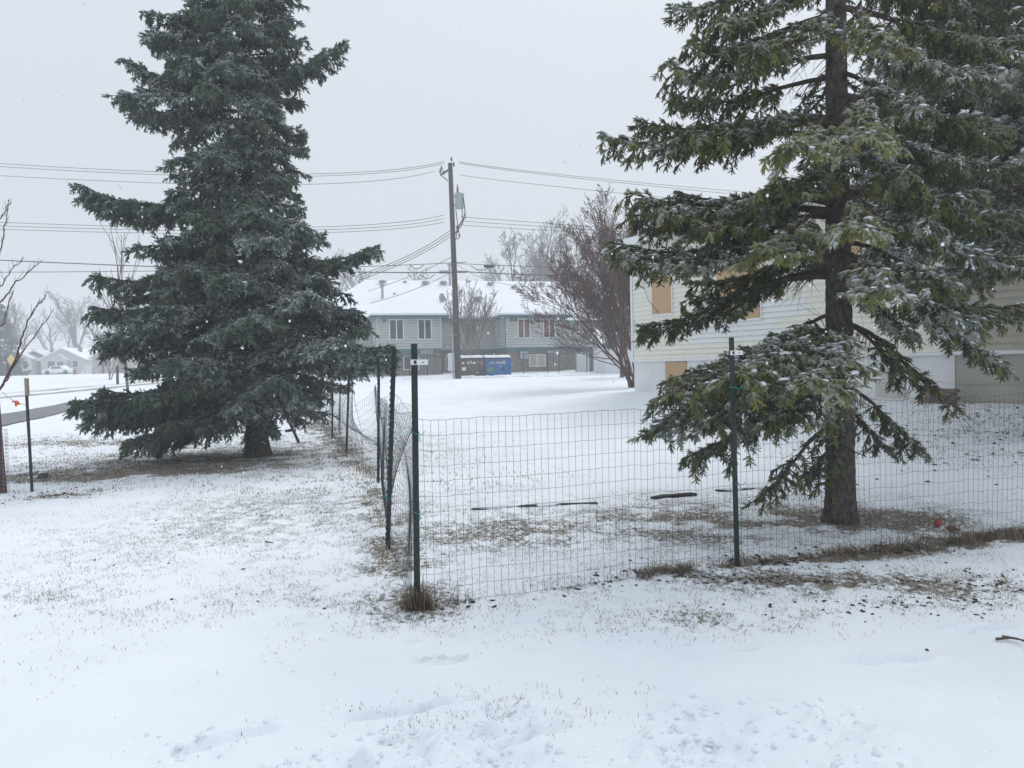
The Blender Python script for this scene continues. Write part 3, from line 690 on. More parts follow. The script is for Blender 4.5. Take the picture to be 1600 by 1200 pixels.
ll(124, 288, -.1, 330, snow=.35, width=.24, dens=.9, sag=.05); ll(135, 305, .3, 345, snow=.2, width=.2, dens=.9, sag=.05); ll(538, 66, -.2, 140, snow=.3, width=.24, sag=0); ll(500, 85, .3, 150, snow=.3, width=.26)
ll(586, 386, -.2, 430, snow=.35, width=.25, sag=.02); ll(118, 628, -.6, 590, snow=.3, width=.3, sag=0); ll(140, 655, -.9, 600, snow=.3, width=.3, sag=-.02); ll(200, 690, -1.0, 610, snow=.25, width=.32, sag=-.03)
ll(608, 540, -.2, 500, snow=.7, width=.3); ll(605, 555, -.8, 520, snow=.7, width=.3); ll(190, 150, -.1, 190, snow=.3, width=.3); ll(146, 480, -.3, 440, snow=.2, width=.3); ll(205, 95, .2, 150, width=.25); ll(230, 55, -.1, 90, width=.3)
ll(160, 610, -.5, 570, snow=.3, width=.32); ll(170, 645, -.3, 600, snow=.3, width=.3); ll(240, 690, -.6, 620, snow=.25, width=.34); ll(265, 660, -1.4, 600, snow=.3, width=.34); ll(150, 430, .2, 400, snow=.45, width=.28); ll(155, 530, -.8, 500, snow=.4, width=.3)
ll(350, 430, -2.2, 400, snow=.6, width=.3); ll(480, 455, -1.9, 430, snow=.85, width=.34); ll(280, 560, -2.2, 520, snow=.6, width=.34); ll(530, 530, -1.7, 480, snow=.85, width=.34); ll(400, 330, -1.7, 280, snow=.45, width=.3); ll(430, 590, -2.0, 560, snow=.35, width=.34)
ll(345, 100, -1.6, 60, snow=.35, width=.3); ll(420, 160, -1.5, 120, snow=.4, width=.3); ll(330, 240, -1.6, 200, snow=.4, width=.3); ll(470, 350, -1.5, 320, snow=.55, width=.3)
nL = tl.finish(rootL, baseL, VS_MID, [needleL, twigwood, snow], twigwood, pad=.72, padp=.22, padsize=1.2)

# --- the spruce behind on the right edge
baseB = onG(SPR_B)
rootB = empty('spruce_tree', baseB, label='snowy spruce at the right edge, behind the near spruce and before the cream house', cat='tree')
trunk_obj(rootB, 11.5, .19, .03, bark, seed=5)
tb = Spruce(23); h = 2.35; gi_ = 0
while h < 10.5:
    for k in range(6):
        az = gi_ * 2.39996 + tb.rng.normal() * .2; gi_ += 1; hh = h + tb.rng.random() * .2
        right = math.cos(az) > .35
        if right and tb.rng.random() < .5: continue
        ra = (1.75 + 1.1 * sstep(2.3, 3.8, hh) - 2.0 * max(0, (hh - 6.0)) / 6) * (.72 + .36 * tb.rng.random())
        a = np.array([baseB[0], baseB[1], baseB[2] + hh]); tb.limb(a, a + np.array([math.cos(az) * ra, math.sin(az) * ra, -.30 + .25 * tb.rng.random()]), sag=-.02, snow=.55 + .4 * tb.rng.random(), start=.25, dens=.5 if right else .72, width=.30, tone=.35)
    h += .23
nB = tb.finish(rootB, baseB, VS_MID, [needleR, twigwood, snow], twigwood, pad=.66, padp=.6, padsize=1.8)
print('sprays', nR, nL, nB)

# ------------------------------------------------------------------ bare trees
def bare_tree(name, label, base, h, r, seed, mt, levels=4, spread=.5, nkids=(6, 5, 5, 4), trunk_frac=.35, group=None, stems=1, lean=(0, 0), upness=.25, sides=(7, 5, 3, 3, 3), minr=.004, ratio=.62, trunkpart=True, curl=.12, buds=None, fan=None):
    R = np.random.default_rng(seed); root = empty(name, base, label=label, cat='tree' if h > 2.4 else 'shrub', group=group)
    tk = MB(); br = MB(); budm = MB()
    def grow(p, d, L, r, lev, mb):
        n = 5 if lev < 2 else (4 if lev == 2 else 3); pts = [p]; q = np.array(p, float); dd = d / np.linalg.norm(d)
        for i in range(n):
            dd = dd + R.normal(size=3) * curl + np.array([0, 0, upness * .25]); dd /= np.linalg.norm(dd); q = q + dd * L / n; pts.append(q.copy())
        r1 = max(minr, r * (.45 if lev < levels else .4)); mb.tube(pts, np.linspace(max(minr, r), r1, n + 1), sides[min(lev, 4)], cap=False)
        if lev >= levels:
            if buds and R.random() < buds: budm.lump(pts[-1], (.035, .035, .03), int(R.integers(1e6)), n=4, k=2)
            return
        nk = nkids[min(lev, len(nkids) - 1)]; nk = max(1, int(nk * (.8 + .4 * R.random())))
        for k in range(nk):
            t = (trunk_frac if lev == 0 else .25) + (1 - (trunk_frac if lev == 0 else .25)) * (k + R.random()) / nk; t = min(t, .98); f = t * n; i = min(n - 1, int(f))
            o = pts[i] + (pts[i + 1] - pts[i]) * (f - i); tg = pts[i + 1] - pts[i]; tg /= np.linalg.norm(tg)
            a = R.uniform(0, 2 * PI); x = np.cross(tg, [.3, .2, .9]); x /= np.linalg.norm(x); y = np.cross(tg, x); ang = spread * (.7 + .6 * R.random())
            nd = tg * math.cos(ang) + (x * math.cos(a) + y * math.sin(a)) * math.sin(ang)
            grow(o, nd, L * ratio * (1.1 - .45 * t) * (.8 + .4 * R.random()), max(minr, r * (1 - .5 * t) * .55), lev + 1, br)
    for s_ in range(stems):
        if stems == 1: d = np.array([lean[0], lean[1], 1.0]); o = np.array([0, 0, -.05]); Ls = h * .72; rr = r
        elif fan: f_ = (s_ + R.random() * .6) / stems; d = np.array([fan[0] * (1 - f_) + fan[1] * f_, R.normal() * .22, 1.0]); o = np.array([R.normal() * .18, R.normal() * .15, -.05]); Ls = h * (.72 + .22 * R.random()) * (1 - .12 * abs(d[0])); rr = r * (.6 + .5 * R.random())
        else:
            a = R.uniform(0, 2 * PI); q = R.random(); d = np.array([lean[0] + math.cos(a) * .45 * q, lean[1] + math.sin(a) * .45 * q, .9]); o = np.array([math.cos(a) * .12, math.sin(a) * .12, -.05]); Ls = h * (.62 + .25 * R.random()); rr = r * (.6 + .5 * R.random())
        grow(o, d, Ls, rr, 0, tk)
    tk.build('trunk', mt, root, smooth=True); br.build('branches', mt, root, smooth=True, kind='stuff')
    if budm.n: budm.build('seed_clusters', leaf_m, root, kind='stuff')
    return root

def GB(px, py, Y): p = P(px, py, Y); return onG(p)

# big multi-stemmed tree in front of the apartment building, at the corner of the cream house
bt = onG([5.35, 33.0])
bare_tree('bare_tree', 'reddish bare multi-stemmed tree leaning left beside the corner of the cream house', bt, 7.3, .062, 31, redtwig, levels=4, stems=12, fan=(-.72, .14), spread=.50, nkids=(10, 7, 6, 4), trunk_frac=.22, upness=.30, minr=.0062, ratio=.50, curl=.11, buds=.12)
# small pale tree before the recessed wall of the apartment building
bare_tree('bare_tree', 'small pale bare tree behind the dumpsters and the utility pole', GB(738, 585, 52.5), 5.6, .05, 32, palebark, levels=3, stems=9, fan=(-.42, .42), spread=.4, nkids=(7, 5, 4), trunk_frac=.25, upness=.4, minr=.011, ratio=.5, curl=.06)
# sapling behind the left spruce
bare_tree('bare_tree', 'thin bare sapling showing behind the left edge of the big spruce', GB(201, 610, 27), 7.0, .055, 33, palebark, levels=2, lean=(-.06, 0), spread=.42, nkids=(9, 4), trunk_frac=.25, upness=.7, minr=.010, ratio=.5, curl=.05)
bare_tree('bare_tree', 'short bare shrub in the hedge by the hatched street corner post', GB(170, 592, 60), 4.4, .05, 34, palebark, levels=3, stems=4, spread=.5, nkids=(6, 5, 3), upness=.3, minr=.014)
# hazy trees across the street
far = [(131, 190 * .62, 140, 15.5, .50, 'big spreading bare elm standing in the haze over the pale bungalow'), (45, 0, 150, 14.0, .4, 'bare hazy tree over the brick-sided bungalow on the far left'), (85, 0, 172, 15.0, .4, 'faint bare tree behind the pale bungalow roof'),
       (175, 0, 150, 14.5, .4, 'faint bare tree above the tan bungalow beside the street light'), (8, 0, 120, 11.0, .35, 'bare hazy tree cut by the left edge of the picture'), (235, 0, 160, 14, .4, 'faint bare tree hidden mostly behind the left spruce'),
       (108, 0, 190, 17, .4, 'faintest tall bare tree farthest down the street')]
for i, (px, _, Y, h_, r_, lb) in enumerate(far):
    bare_tree('bare_tree', lb, GB(px, 585, Y), h_, r_, 40 + i, farbark, levels=4, spread=.55, nkids=(7, 6, 5, 4), trunk_frac=.28, upness=.25, minr=.022 if i else .028, ratio=.60, group='bare trees across the street', curl=.14, sides=(6, 4, 3, 3, 3))
# hazy trees behind the apartment building
for i, (px, Y, h_, lb) in enumerate([(812, 92, 12.5, 'hazy bare tree above the apartment roof left of the big reddish tree'), (850, 96, 14.8, 'tallest hazy bare tree above the apartment roof, partly behind the reddish tree'), (588, 100, 12.2, 'low hazy bare tree above the apartment roof at the big spruce'), (618, 104, 11.8, 'hazy bare crown just above the roof left of the utility pole'), (905, 100, 13.5, 'hazy bare tree behind the reddish tree over the roof')]):
    bare_tree('bare_tree', lb, GB(px, 570, Y), h_ * 1.22, .28, 60 + i, farbark, levels=4, spread=.58, nkids=(9, 7, 6, 4), trunk_frac=.25, upness=.26, minr=.020, ratio=.56, group='bare trees behind the apartment building', sides=(6, 4, 3, 3, 3))

# evergreen behind the reddish tree
def small_spruce(label, base, h, rad, seed, low=.3):
    base = onG(base); rt = empty('spruce_tree', base, label=label, cat='tree'); trunk_obj(rt, h * .95, .11, .03, bark, seed=seed, n=8); ts = Spruce(seed); hh = low; g = 0
    while hh < h * .95:
        for k in range(5):
            az = g * 2.4; g += 1; ra = max(.2, rad * (1 - hh / h) ** .8) * (.8 + .3 * ts.rng.random()); a = base + np.array([0, 0, hh + .2 * ts.rng.random()]); ts.limb(a, a + np.array([math.cos(az) * ra, math.sin(az) * ra, -.2]), snow=.45, dens=.35, scale=2.0, width=.3)
        hh += .38
    ts.finish(rt, base, VS_MID, [needleL, twigwood, snow], twigwood); return rt
small_spruce('dark hazy spruce standing behind the reddish bare tree', [6.3, 44.0], 7.6, 1.5, 71, low=2.0)
small_spruce('dark evergreen in the haze at the left edge of the picture across the street', GB(2, 590, 92), 9.5, 3.0, 72)

# staked young tree at the left edge
YS = 9.9; bs = GB(3, 775, YS)
rt = empty('young_tree', bs, label='young bare tree with a mesh guard on its trunk at the left edge', cat='tree')
mb = MB(); top = P(-26, 300, YS) - bs
mb.tube([[0, 0, -.05], [-.01, 0, .5], [-.03, 0, 1.2], [-.1, 0, 2.2], [-.2, .1, 3.4]], [.062, .05, .043, .032, .012], 10); mb.build('trunk', redtwig, rt, smooth=True)
mb = MB(); rr = np.random.default_rng(5)
def bough(pts, r):
    w3 = [P(x, y, YS + dy) - bs for x, y, dy in pts]; w3 = np.array(w3); n = len(w3)
    t = np.linspace(0, n - 1, n * 4); q = np.stack([np.interp(t, range(n), w3[:, k]) for k in range(3)], 1); q[1:-1] += rr.normal(size=(len(q) - 2, 3)) * .006
    mb.tube(q, np.linspace(r, .0035, len(q)), 5)
    for k in range(4, len(q) - 1, 1):
        if rr.random() < .75:
            d = q[min(k + 1, len(q) - 1)] - q[k - 1]; d /= np.linalg.norm(d); s_ = rr.choice([-1, 1]); d2 = d + np.array([s_ * .6 * d[2], rr.normal() * .4, abs(d[0]) * .5 + .15]); d2 /= np.linalg.norm(d2); L_ = .07 + .2 * rr.random() * (1 - k / len(q)); mb.tube([q[k], q[k] + d2 * L_ * .5, q[k] + d2 * L_ + [0, 0, .02]], [.004, .003, .0018], 3)
bough([(-2, 612, 0), (12, 590, -.1), (28, 560, -.1), (45, 538, 0), (62, 515, 0), (84, 512 - 30, .1)], .013)
bough([(0, 608, 0), (22, 566, .1), (34, 530, .2), (44, 500, .2), (58, 478, .3), (78, 455, .3)], .014)
bough([(-8, 480, 0), (4, 470, .2), (24, 442, .2), (46, 425, .3), (66, 406, .3)], .012)
bough([(44, 500, .2), (52, 485, .2), (66, 470, .2)], .008); bough([(-10, 455, .2), (4, 446, .1), (20, 418, .1), (35, 408, .1)], .009)
bough([(-12, 520, .2), (6, 505, .1), (14, 470, 0), (20, 455, 0)], .009); bough([(-14, 420, .3), (0, 395, .2), (10, 345, .2), (14, 312, .2)], .011); bough([(-14, 360, .3), (0, 340, .2), (18, 316, .2)], .009)
mb.build('branches', redtwig, rt, smooth=True, kind='stuff')
mb = MB(); gx0 = P(14, 775, YS - .05)[0] - bs[0]
for k in range(9):
    a = 2 * PI * k / 9; mb.tube([[.085 * math.cos(a), .085 * math.sin(a), 0], [.085 * math.cos(a), .085 * math.sin(a), .82]], .0022, 3)
for z in np.linspace(.02, .82, 17): mb.tube([[.085 * math.cos(a), .085 * math.sin(a), z] for a in np.linspace(0, 2 * PI, 13)], .0018, 3, cap=False)
mb.build('mesh_guard', gal, rt)

# ------------------------------------------------------------------ T posts and wire fences
def t_post(name, base, top, parent=None, face=(1, 0, 0), mt=None, tagged=False, tagdir=1, studs=True, wdt=.034, tan_top=0.0, bury=.03, origin=None):
    base = np.asarray(base, float); top = np.asarray(top, float); H = np.linalg.norm(top - base); fr = frame(base, face, top - base); mb = MB(); h = wdt / 2
    mb.box(-h, h, -.0025, .0025, -bury, H * (1 - tan_top), fr=fr); mb.box(-.0025, .0025, .0027, .034, -bury, H * (1 - tan_top), fr=fr)
    if studs:
        z = .07
        while z < H - .05:
            mb.box(-.007, .007, -.010, -.0027, z, z + .018, fr=fr); mb.box(-h - .006, -h - .0002, -.008, -.0005, z, z + .020, fr=fr); z += .052
    o = mb.build('post', mt or green_metal, parent) if parent else mb.build(name, mt or green_metal)
    if tan_top:
        m2 = MB(); m2.box(-h * 1.05, h * 1.05, -.004, .036, H * (1 - tan_top) + .001, H, fr=fr); m2.build('bare_tip', tan, o)
    if tagged:
        m2 = MB(); a, b = (0, .085) if tagdir > 0 else (-.085, 0); z0 = H - .135
        m2.box(a - .022, b, -.0155, -.0115, z0, z0 + .034, fr=fr); m2.box(-.022, .022, .0365, .039, z0 + .004, z0 + .03, fr=fr); t_ = m2.build('plastic_tag', tagw, o)
        m3 = MB(); m3.box(-.005, .012, -.0185, -.0157, z0 + .006, z0 + .028, fr=fr); m3.build('clip', ink, t_); m3 = MB(); m3.box(.05, .058, -.0165, -.0157, z0 + .012, z0 + .02, fr=fr); m3.build('clip', ink, t_)
    return o

def tie(parent, p, seed=0):
    rr = np.random.default_rng(seed); mb = MB(); t = np.linspace(0, 2 * PI, 14)
    mb.tube(np.stack([p[0] + .024 * np.cos(t), p[1] - .002 + .024 * np.sin(t), p[2] + .006 * np.sin(t * 2)], 1), .0028, 4, cap=False)
    mb.tube([p + [.02, -.02, 0], p + [.045, -.03, -.012], p + [.06 + .02 * rr.random(), -.03, .012]], .0022, 4); mb.tube([p + [.02, -.02, 0], p + [.03, -.03, -.03], p + [.025, -.03, -.05]], .0022, 4)
    return mb.build('tie', twine, parent)

fenceR = empty('wire_fence', [0, 0, 0], label='green post and welded wire fence running right across the foreground', cat='fence')
fenceL = empty('wire_fence', [0, 0, 0], label='sagging buckled wire fence on studded posts running away beside the big left spruce', cat='fence')
C0g = onG(C0); P2g = onG(P2R); PEg = onG(PER)
pt_top = P(647, 537, C0[1]); t_post('post', C0g, pt_top, fenceR, face=(1, .25, 0), tagged=True, studs=False, wdt=.040)
t_post('post', P2g, P(1143, 527, P2R[1]), fenceR, face=(1, .3, 0), tagged=True, studs=False, wdt=.040)
t_post('post', PEg, PEg + np.array([-.03, 0, 1.7]), fenceR, face=(1, .3, 0), studs=False, wdt=.040)
for p, zz in ((C0g, 1.13), (C0g, .62), (P2g, 1.33), (P2g, .62)):
    tp = pt_top if p is C0g else P(1143, 527, P2R[1]); f = zz / 1.7; tie(fenceR, p + (tp - p) * f, int(zz * 10))
tops = [(613, 544), (592, 556), (546, 572), (520, 590), (491, 600), (478, 612)]
for g_, (tx, ty) in zip(LEFTP, tops):
    b_ = onG(g_); t_post('post', b_, P(tx, ty, g_[1]), fenceL, face=(.3, -1, 0) if g_[1] < 8 else (1, .3, 0), studs=True)
for k, zz in enumerate((.45, .78, 1.12, .95)): tie(fenceL, onG(LEFTP[min(k // 3, 1)]) + np.array([0, -.01, zz]), k)

def mesh_panel(name, parent, path, topf, disp, step, rows, r, zb=.02, tilt=None):
    """welded wire: path(s) -> xy; topf(s) -> height; disp(s, v) -> sideways and vertical displacement"""
    S = path[-1][1]; ns = int(S / step); sv = np.linspace(0, S, ns + 1); sp = np.array([p[1] for p in path]); X = np.interp(sv, sp, [p[0][0] for p in path]); Y = np.interp(sv, sp, [p[0][1] for p in path])
    gzv = np.array([gz(x, y) for x, y in zip(X, Y)]); rowsv = np.linspace(0, 1, rows + 1)
    Gd = np.zeros((ns + 1, rows + 1, 3))
    for i, s_ in enumerate(sv):
        for j, v in enumerate(rowsv):
            d = disp(s_, v); Gd[i, j] = (X[i] + d[0], Y[i] + d[1], gzv[i] + zb + topf(s_) * v + d[2])
    mb = MB()
    for i in range(ns + 1): mb.tube(Gd[i], r, 3, cap=False)
    for j in range(rows + 1): mb.tube(Gd[:, j] + np.array([0, -.001, 0]), r * (1.25 if j in (0, rows) else 1), 3, cap=False)
    return mb.build(name, wire_m, parent, kind='stuff')

dC2 = np.linalg.norm((P2R - C0)[:2]); d2E = np.linalg.norm((PER - P2R)[:2])
off = np.array([.02, -.05])
pathR = [(C0[:2] + off, 0), (P2R[:2] + off, dC2), (PER[:2] + off + FD * .3, dC2 + d2E + .3)]
def dispR(s_, v):
    q = min(1, s_ / .6); return (0, .035 * math.sin(s_ * 2.1 + v) * v * q + .008 * math.sin(s_ * 5.3 + v * 3), -.012 * math.sin(PI * min(1, s_ / dC2)) * v * (s_ < dC2) + .006 * math.sin(s_ * 2.9 + v * 4))
mesh_panel('wire_mesh', fenceR, pathR, lambda s_: 1.20, dispR, .0508, 12, .00125)
pl_ = [np.array(C0[:2]) + [-.03, -.02]] + [p[:2] + np.array([.035, 0]) for p in LEFTP]; acc = 0; pathL = [(pl_[0], 0)]
for a, b in zip(pl_[:-1], pl_[1:]): acc += np.linalg.norm(b - a); pathL.append((b, acc))
sL = [p[1] for p in pathL]; nrmL = np.array([.955, .29])
def topL(s_):
    return float(np.interp(s_, [0, sL[1] * .5, sL[1], sL[1] + .5, sL[1] + 1.5, sL[2], sL[2] + .8, sL[2] + 1.6, sL[3], sL[4], sL[6]], [1.22, 1.20, 1.36, 1.02, 1.12, 1.25, .90, .98, 1.22, 1.18, 1.12]))
def dispL(s_, v):
    b = math.exp(-((s_ - sL[1] * .55) / .5) ** 2) * .09 * math.sin(v * PI) - math.exp(-((s_ - sL[1] * .8) / .4) ** 2) * .10 * v
    b += math.exp(-((s_ - sL[1] - 1.0) / .8) ** 2) * .34 * v * v + math.exp(-((s_ - sL[2] - 1.1) / .7) ** 2) * (-.30 * v * v + .2 * math.sin(v * 5)) + .04 * math.sin(s_ * 3 + v * 2) * v
    return (nrmL[0] * b, nrmL[1] * b, .035 * math.sin(s_ * 2.7) * v + .03 * math.sin(s_ * 6.1 + 2 * v) * v)
mesh_panel('wire_mesh', fenceL, pathL, topL, dispL, .0508, 12, .00125)

# free edge wires and the loose overlapping fold of mesh in the second bay
mb = MB(); b0 = LEFTP[1][:2]; e_ = (LEFTP[2] - LEFTP[1])[:2]
for k in range(3):
    pts = []
    for v in np.linspace(0, 1, 12): q = b0 + e_ * (.45 + .12 * k + .20 * math.sin(v * 3.0)); pts.append([q[0] + .10 * math.sin(v * 4 + k), q[1], float(gz(q[0], q[1])) + .05 + 1.12 * v])
    mb.tube(pts, .003, 4)
mb.build('loose_wire', wire_m, fenceL)

# stake with a bare tip at the left, with guy wire and ribbon
sb = GB(50, 771, 10.0); stake = t_post('marker_stake', sb - sb, P(40, 591, 10.0) - sb, None, face=(1, 0, 0), mt=black_metal, studs=False, tan_top=.15, wdt=.036); stake.location = [float(c) for c in sb]
tag(stake, 'black stake with a bare tan tip beside the young tree on the left', 'stake')
mb = MB(); a = P(3, 612, YS); b = P(43, 633, 10.0); t = np.linspace(0, 1, 10)[:, None]; q = a * (1 - t) + b * t; q[:, 2] -= .04 * np.sin(PI * t[:, 0]); mb.tube(q, .003, 4); o = mb.build('guy_wire', cable_g, rt); o.location = [-float(c) for c in bs]
rp_ = P(24, 628, 9.95); mb = MB(); fr = frame(rp_, [1, 0, 0], [0, 0, 1])
for (pl) in ([(0, 0), (-.055, -.01), (-.05, .012), (0, .02)], [(0, 0), (.035, -.045), (.055, -.03), (.01, .02)], [(-.01, 0), (-.012, -.06), (.008, -.062), (.012, 0)]):
    V = [fr((x, -.004 + .01 * k, z)) for k, (x, z) in enumerate(pl)] + [fr((x, -.002 + .01 * k, z)) for k, (x, z) in enumerate(pl)]; mb.add(V, [(0, 1, 2, 3), (7, 6, 5, 4), (0, 4, 5, 1), (1, 5, 6, 2), (2, 6, 7, 3), (3, 7, 4, 0)])
mb.build('marker_ribbon', ribbon, None, origin=rp_, label='orange flagging ribbon tied to the guy wire of the young tree', cat='ribbon')

# leaning steel post beside the left spruce trunk
lb_ = G(467, 690); lt_ = P(444, 642, lb_[1] - .5); o = t_post('leaning_post', [0, 0, 0], lt_ - onG(lb_), None, mt=black_metal, studs=False, wdt=.06); o.location = [float(c) for c in onG(lb_)]
tag(o, 'black steel post leaning to the left beside the trunk of the big spruce', 'post')
fr = frame(np.zeros(3), [1, 0, 0], lt_ - onG(lb_)); mb = MB(); hh = np.linalg.norm(lt_ - onG(lb_)); mb.box(-.16, -.031, -.02, .02, hh * .38, hh * .38 + .05, fr=fr); mb.build('bracket', black_metal, o, bevel=.005)
mb = MB(); mb.box(.031, .17, -.02, .02, hh * .93, hh * .93 + .035, fr=fr); mb.build('bracket', black_metal, o, bevel=.005)
# thin dark post further up the street
pb_ = onG(G(184, 601)); mb = MB(); mb.box(-.06, .06, -.06, .06, -.05, 1.15); mb.lathe([(.085, 0), (.07, .05), (.02, .08)], (0, 0, 1.15), 8); mb.build('bollard', black_metal, None, origin=np.zeros(3), label='short dark post standing by the street tracks left of the big spruce', cat='post').location = [float(c) for c in pb_]

# ------------------------------------------------------------------ utility pole
YP = 47.0; pb = onG(P(716, 592, YP)); ptp = P(703.5, 255, YP); A = ptp - pb
pole = empty('utility_pole', pb, label='tall dark wooden utility pole with a grey transformer beside the dumpsters', cat='utility pole')
mb = MB(); mb.tube([[0, 0, -.2], A * .5, A], [.20, .17, .135], 14); mb.build('pole', pole_wood, pole, smooth=True)
def at(px, py, dy=0): return P(px, py, YP + dy) - pb
mb = MB(); mb.tube([at(709, 592, -.22), at(706.5, 520, -.19)], .045, 8); mb.build('conduit', gal, pole, smooth=True)
mb = MB(); a = at(706, 262, -.14); b = at(688, 274, -.2); mb.tube([a, b], .06, 6); mb.build('bracket_arm', pole_wood, pole); mb = MB(); mb.tube([at(700, 283, -.14), at(691, 275, -.18)], .03, 6); mb.build('brace', pole_wood, pole)
for (x, y) in ((688, 271), (690, 266), (693, 273), (705.5, 252), (709, 260)):
    p = at(x, y, -.2); mb = MB(); mb.lathe([(.03, 0), (.075, .04), (.04, .08), (.075, .12), (.04, .16), (.06, .20), (.02, .27)], p, 10); mb.build('insulator', porcelain, pole, smooth=True)
tc_ = at(718, 326, -.05); H_ = (326 - 303) / F * YP; R_ = .26
mb = MB(); mb.lathe([(.02, -.02), (R_ * .93, 0), (R_, .04), (R_, H_ - .07), (R_ + .025, H_ - .06), (R_ + .025, H_ - .02), (R_ * .8, H_ + .05), (.02, H_ + .08)], tc_, 20); tk = mb.build('transformer', trans_m, pole, smooth=True)
mb = MB(); p = tc_ + [-.09, -.05, H_ + .06]; mb.lathe([(.05, 0), (.085, .05), (.05, .10), (.08, .15), (.045, .20), (.075, .26), (.04, .31), (.03, .5)], p, 10); mb.build('bushing', porcelain, tk, smooth=True)
mb = MB(); mb.box(-.16, 0, -.04, .04, H_ * .2, H_ * .3, fr=lambda q: tc_ + np.array([-R_, 0, 0]) + np.array(q)); mb.build('mounting_bracket', gal, tk); mb = MB(); mb.box(-.16, 0, -.04, .04, H_ * .75, H_ * .85, fr=lambda q: tc_ + np.array([-R_, 0, 0]) + np.array(q)); mb.build('mounting_bracket', gal, tk)
mb = MB(); p = tc_ + [R_ * .9, -.1, H_ * .9]; mb.lump(p, (.06, .06, .09), 3); mb.build('surge_arrester', porcelain, tk)
for k, pts in enumerate(([(724, 308), (727, 330), (722, 352), (715, 360)], [(724, 310), (728, 340), (718, 350), (713, 362), (711, 366)], [(722, 326), (723, 345), (716, 356), (718, 372), (712, 374)], [(712, 326), (715, 350), (713, 372)])):
    w3 = np.array([at(x, y, -.2 - .05 * k) for x, y in pts]); t = np.linspace(0, len(pts) - 1, 12); mb = MB(); mb.tube(np.stack([np.interp(t, range(len(pts)), w3[:, c]) for c in range(3)], 1), .028, 5); mb.build('lead_wire', cable_m, pole, smooth=True)
for (x, y) in ((714, 355), (715, 361), (718, 368)):
    mb = MB(); mb.lump(at(x, y, -.25), (.06, .06, .09), int(x)); mb.build('connector', cable_m, pole)

LINES = 0
def wire(label, group, pts, r, mt=cable_g, nm='power_line'):
    """a hanging line through points given as (pixel x, pixel y, distance)"""
    w3 = np.array([P(x, y, Y) for x, y, Y in pts]); n = len(pts); s = np.linspace(0, 1, n); t = np.linspace(0, 1, 40); cf = [np.polyfit(s, w3[:, c], min(2, n - 1)) if n > 2 else np.polyfit(s, w3[:, c], 1) for c in range(3)]
    q = np.stack([np.polyval(cf[c], t) for c in range(3)], 1); mb = MB(); mb.tube(q, r, 4, cap=False); o = w3[0]
    return mb.build(nm, mt, None, origin=o, label=label, cat='cable', group=group)
gp = 'power lines on the utility pole'
for k, (dy, r_) in enumerate(((0, .016), (5, .016))):
    wire(['highest line left of the utility pole, leaving its top insulator', 'second highest line left of the pole, just under the top one'][k], gp, [(-200, 241 + dy, 50), (240, 269 + dy, 48), (480, 269 + dy * .6, 47.5), (705, 253 + dy * .6, YP - .2)], r_)
wire('line left of the pole that ends at the bracket arm insulators', gp, [(-200, 262, 49), (250, 286, 48), (480, 286, 47.5), (689, 268, YP - .25)], .015)
for k in range(3): wire(['upper line of the three left of the pole beneath the transformer', 'middle line of the three left of the pole beneath the transformer', 'lower line of the three left of the pole beneath the transformer'][k], gp, [(-200, 338 + 6 * k, 49), (250, 357 + 5 * k, 48), (500, 351 + 4.5 * k, 47.5), (702, 337 + 5.5 * k, YP - .2)], .016)
wire('highest line right of the pole top', gp, [(707, 252, YP - .2), (860, 270, 49), (1000, 286, 51), (1300, 312, 54)], .016)
wire('second highest line right of the pole top', gp, [(708, 254, YP - .2), (860, 273, 49), (1000, 289, 51), (1300, 318, 54)], .016)
wire('line leaving the right side of the pole beside the transformer top', gp, [(708, 272, YP - .2), (860, 291, 49), (1000, 304, 51), (1300, 334, 54)], .015)
for k in range(3): wire(['upper line right of the pole under the transformer', 'middle line right of the pole under the transformer', 'lower line right of the pole under the transformer'][k], gp, [(711, 338 + 6.5 * k, YP - .2), (790, 344 + 6 * k, 49), (870, 350 + 5.5 * k, 51), (1100, 366 + 4 * k, 54)], .016)
for k in range(3): wire(['upper service drop curving down left from the pole', 'middle service drop curving down left from the pole', 'lower service drop curving down left from the pole'][k], 'service drops to the apartment building', [(704, 360 + 5 * k, YP - .1), (660, 387 + 4 * k, 46), (620, 408 + 4 * k, 44), (560, 430 + 4 * k, 42)], .018, cable_m)
wire('thin drop from the pole down across the snowy roof to the left', 'service drops to the apartment building', [(705, 402, YP - .1), (640, 432, 50), (575, 455, 54)], .018)
wire('lowest drop from the pole to the roof edge on the left', 'service drops to the apartment building', [(703, 427, YP - .1), (640, 455, 51), (578, 474, 54.5)], .018)
wire('thick telecom cable crossing low behind the pole', 'telecom cables', [(-200, 398, 50), (100, 407, 49), (560, 431, 47.5), (705, 423, YP - .25)], .030, cable_m)
wire('thick telecom cable right of the pole, running into the reddish tree', 'telecom cables', [(711, 423, YP - .25), (800, 428, 49), (1000, 434, 52), (1200, 436, 55)], .030, cable_m)
wire('upper telecom cable crossing left behind the pole', 'telecom cables', [(-200, 424, 50), (100, 429, 49), (560, 414, 47.5), (705, 411, YP - .25)], .020, cable_m)
wire('upper telecom cable right of the pole', 'telecom cables', [(711, 411, YP - .25), (800, 416, 49), (1000, 420, 52), (1200, 424, 55)], .020, cable_m)
wire('drop crossing from the pole to the right above the roof vents', 'telecom cables', [(711, 412, YP - .25), (760, 436, 50), (810, 447, 53), (870, 447, 56)], .016)
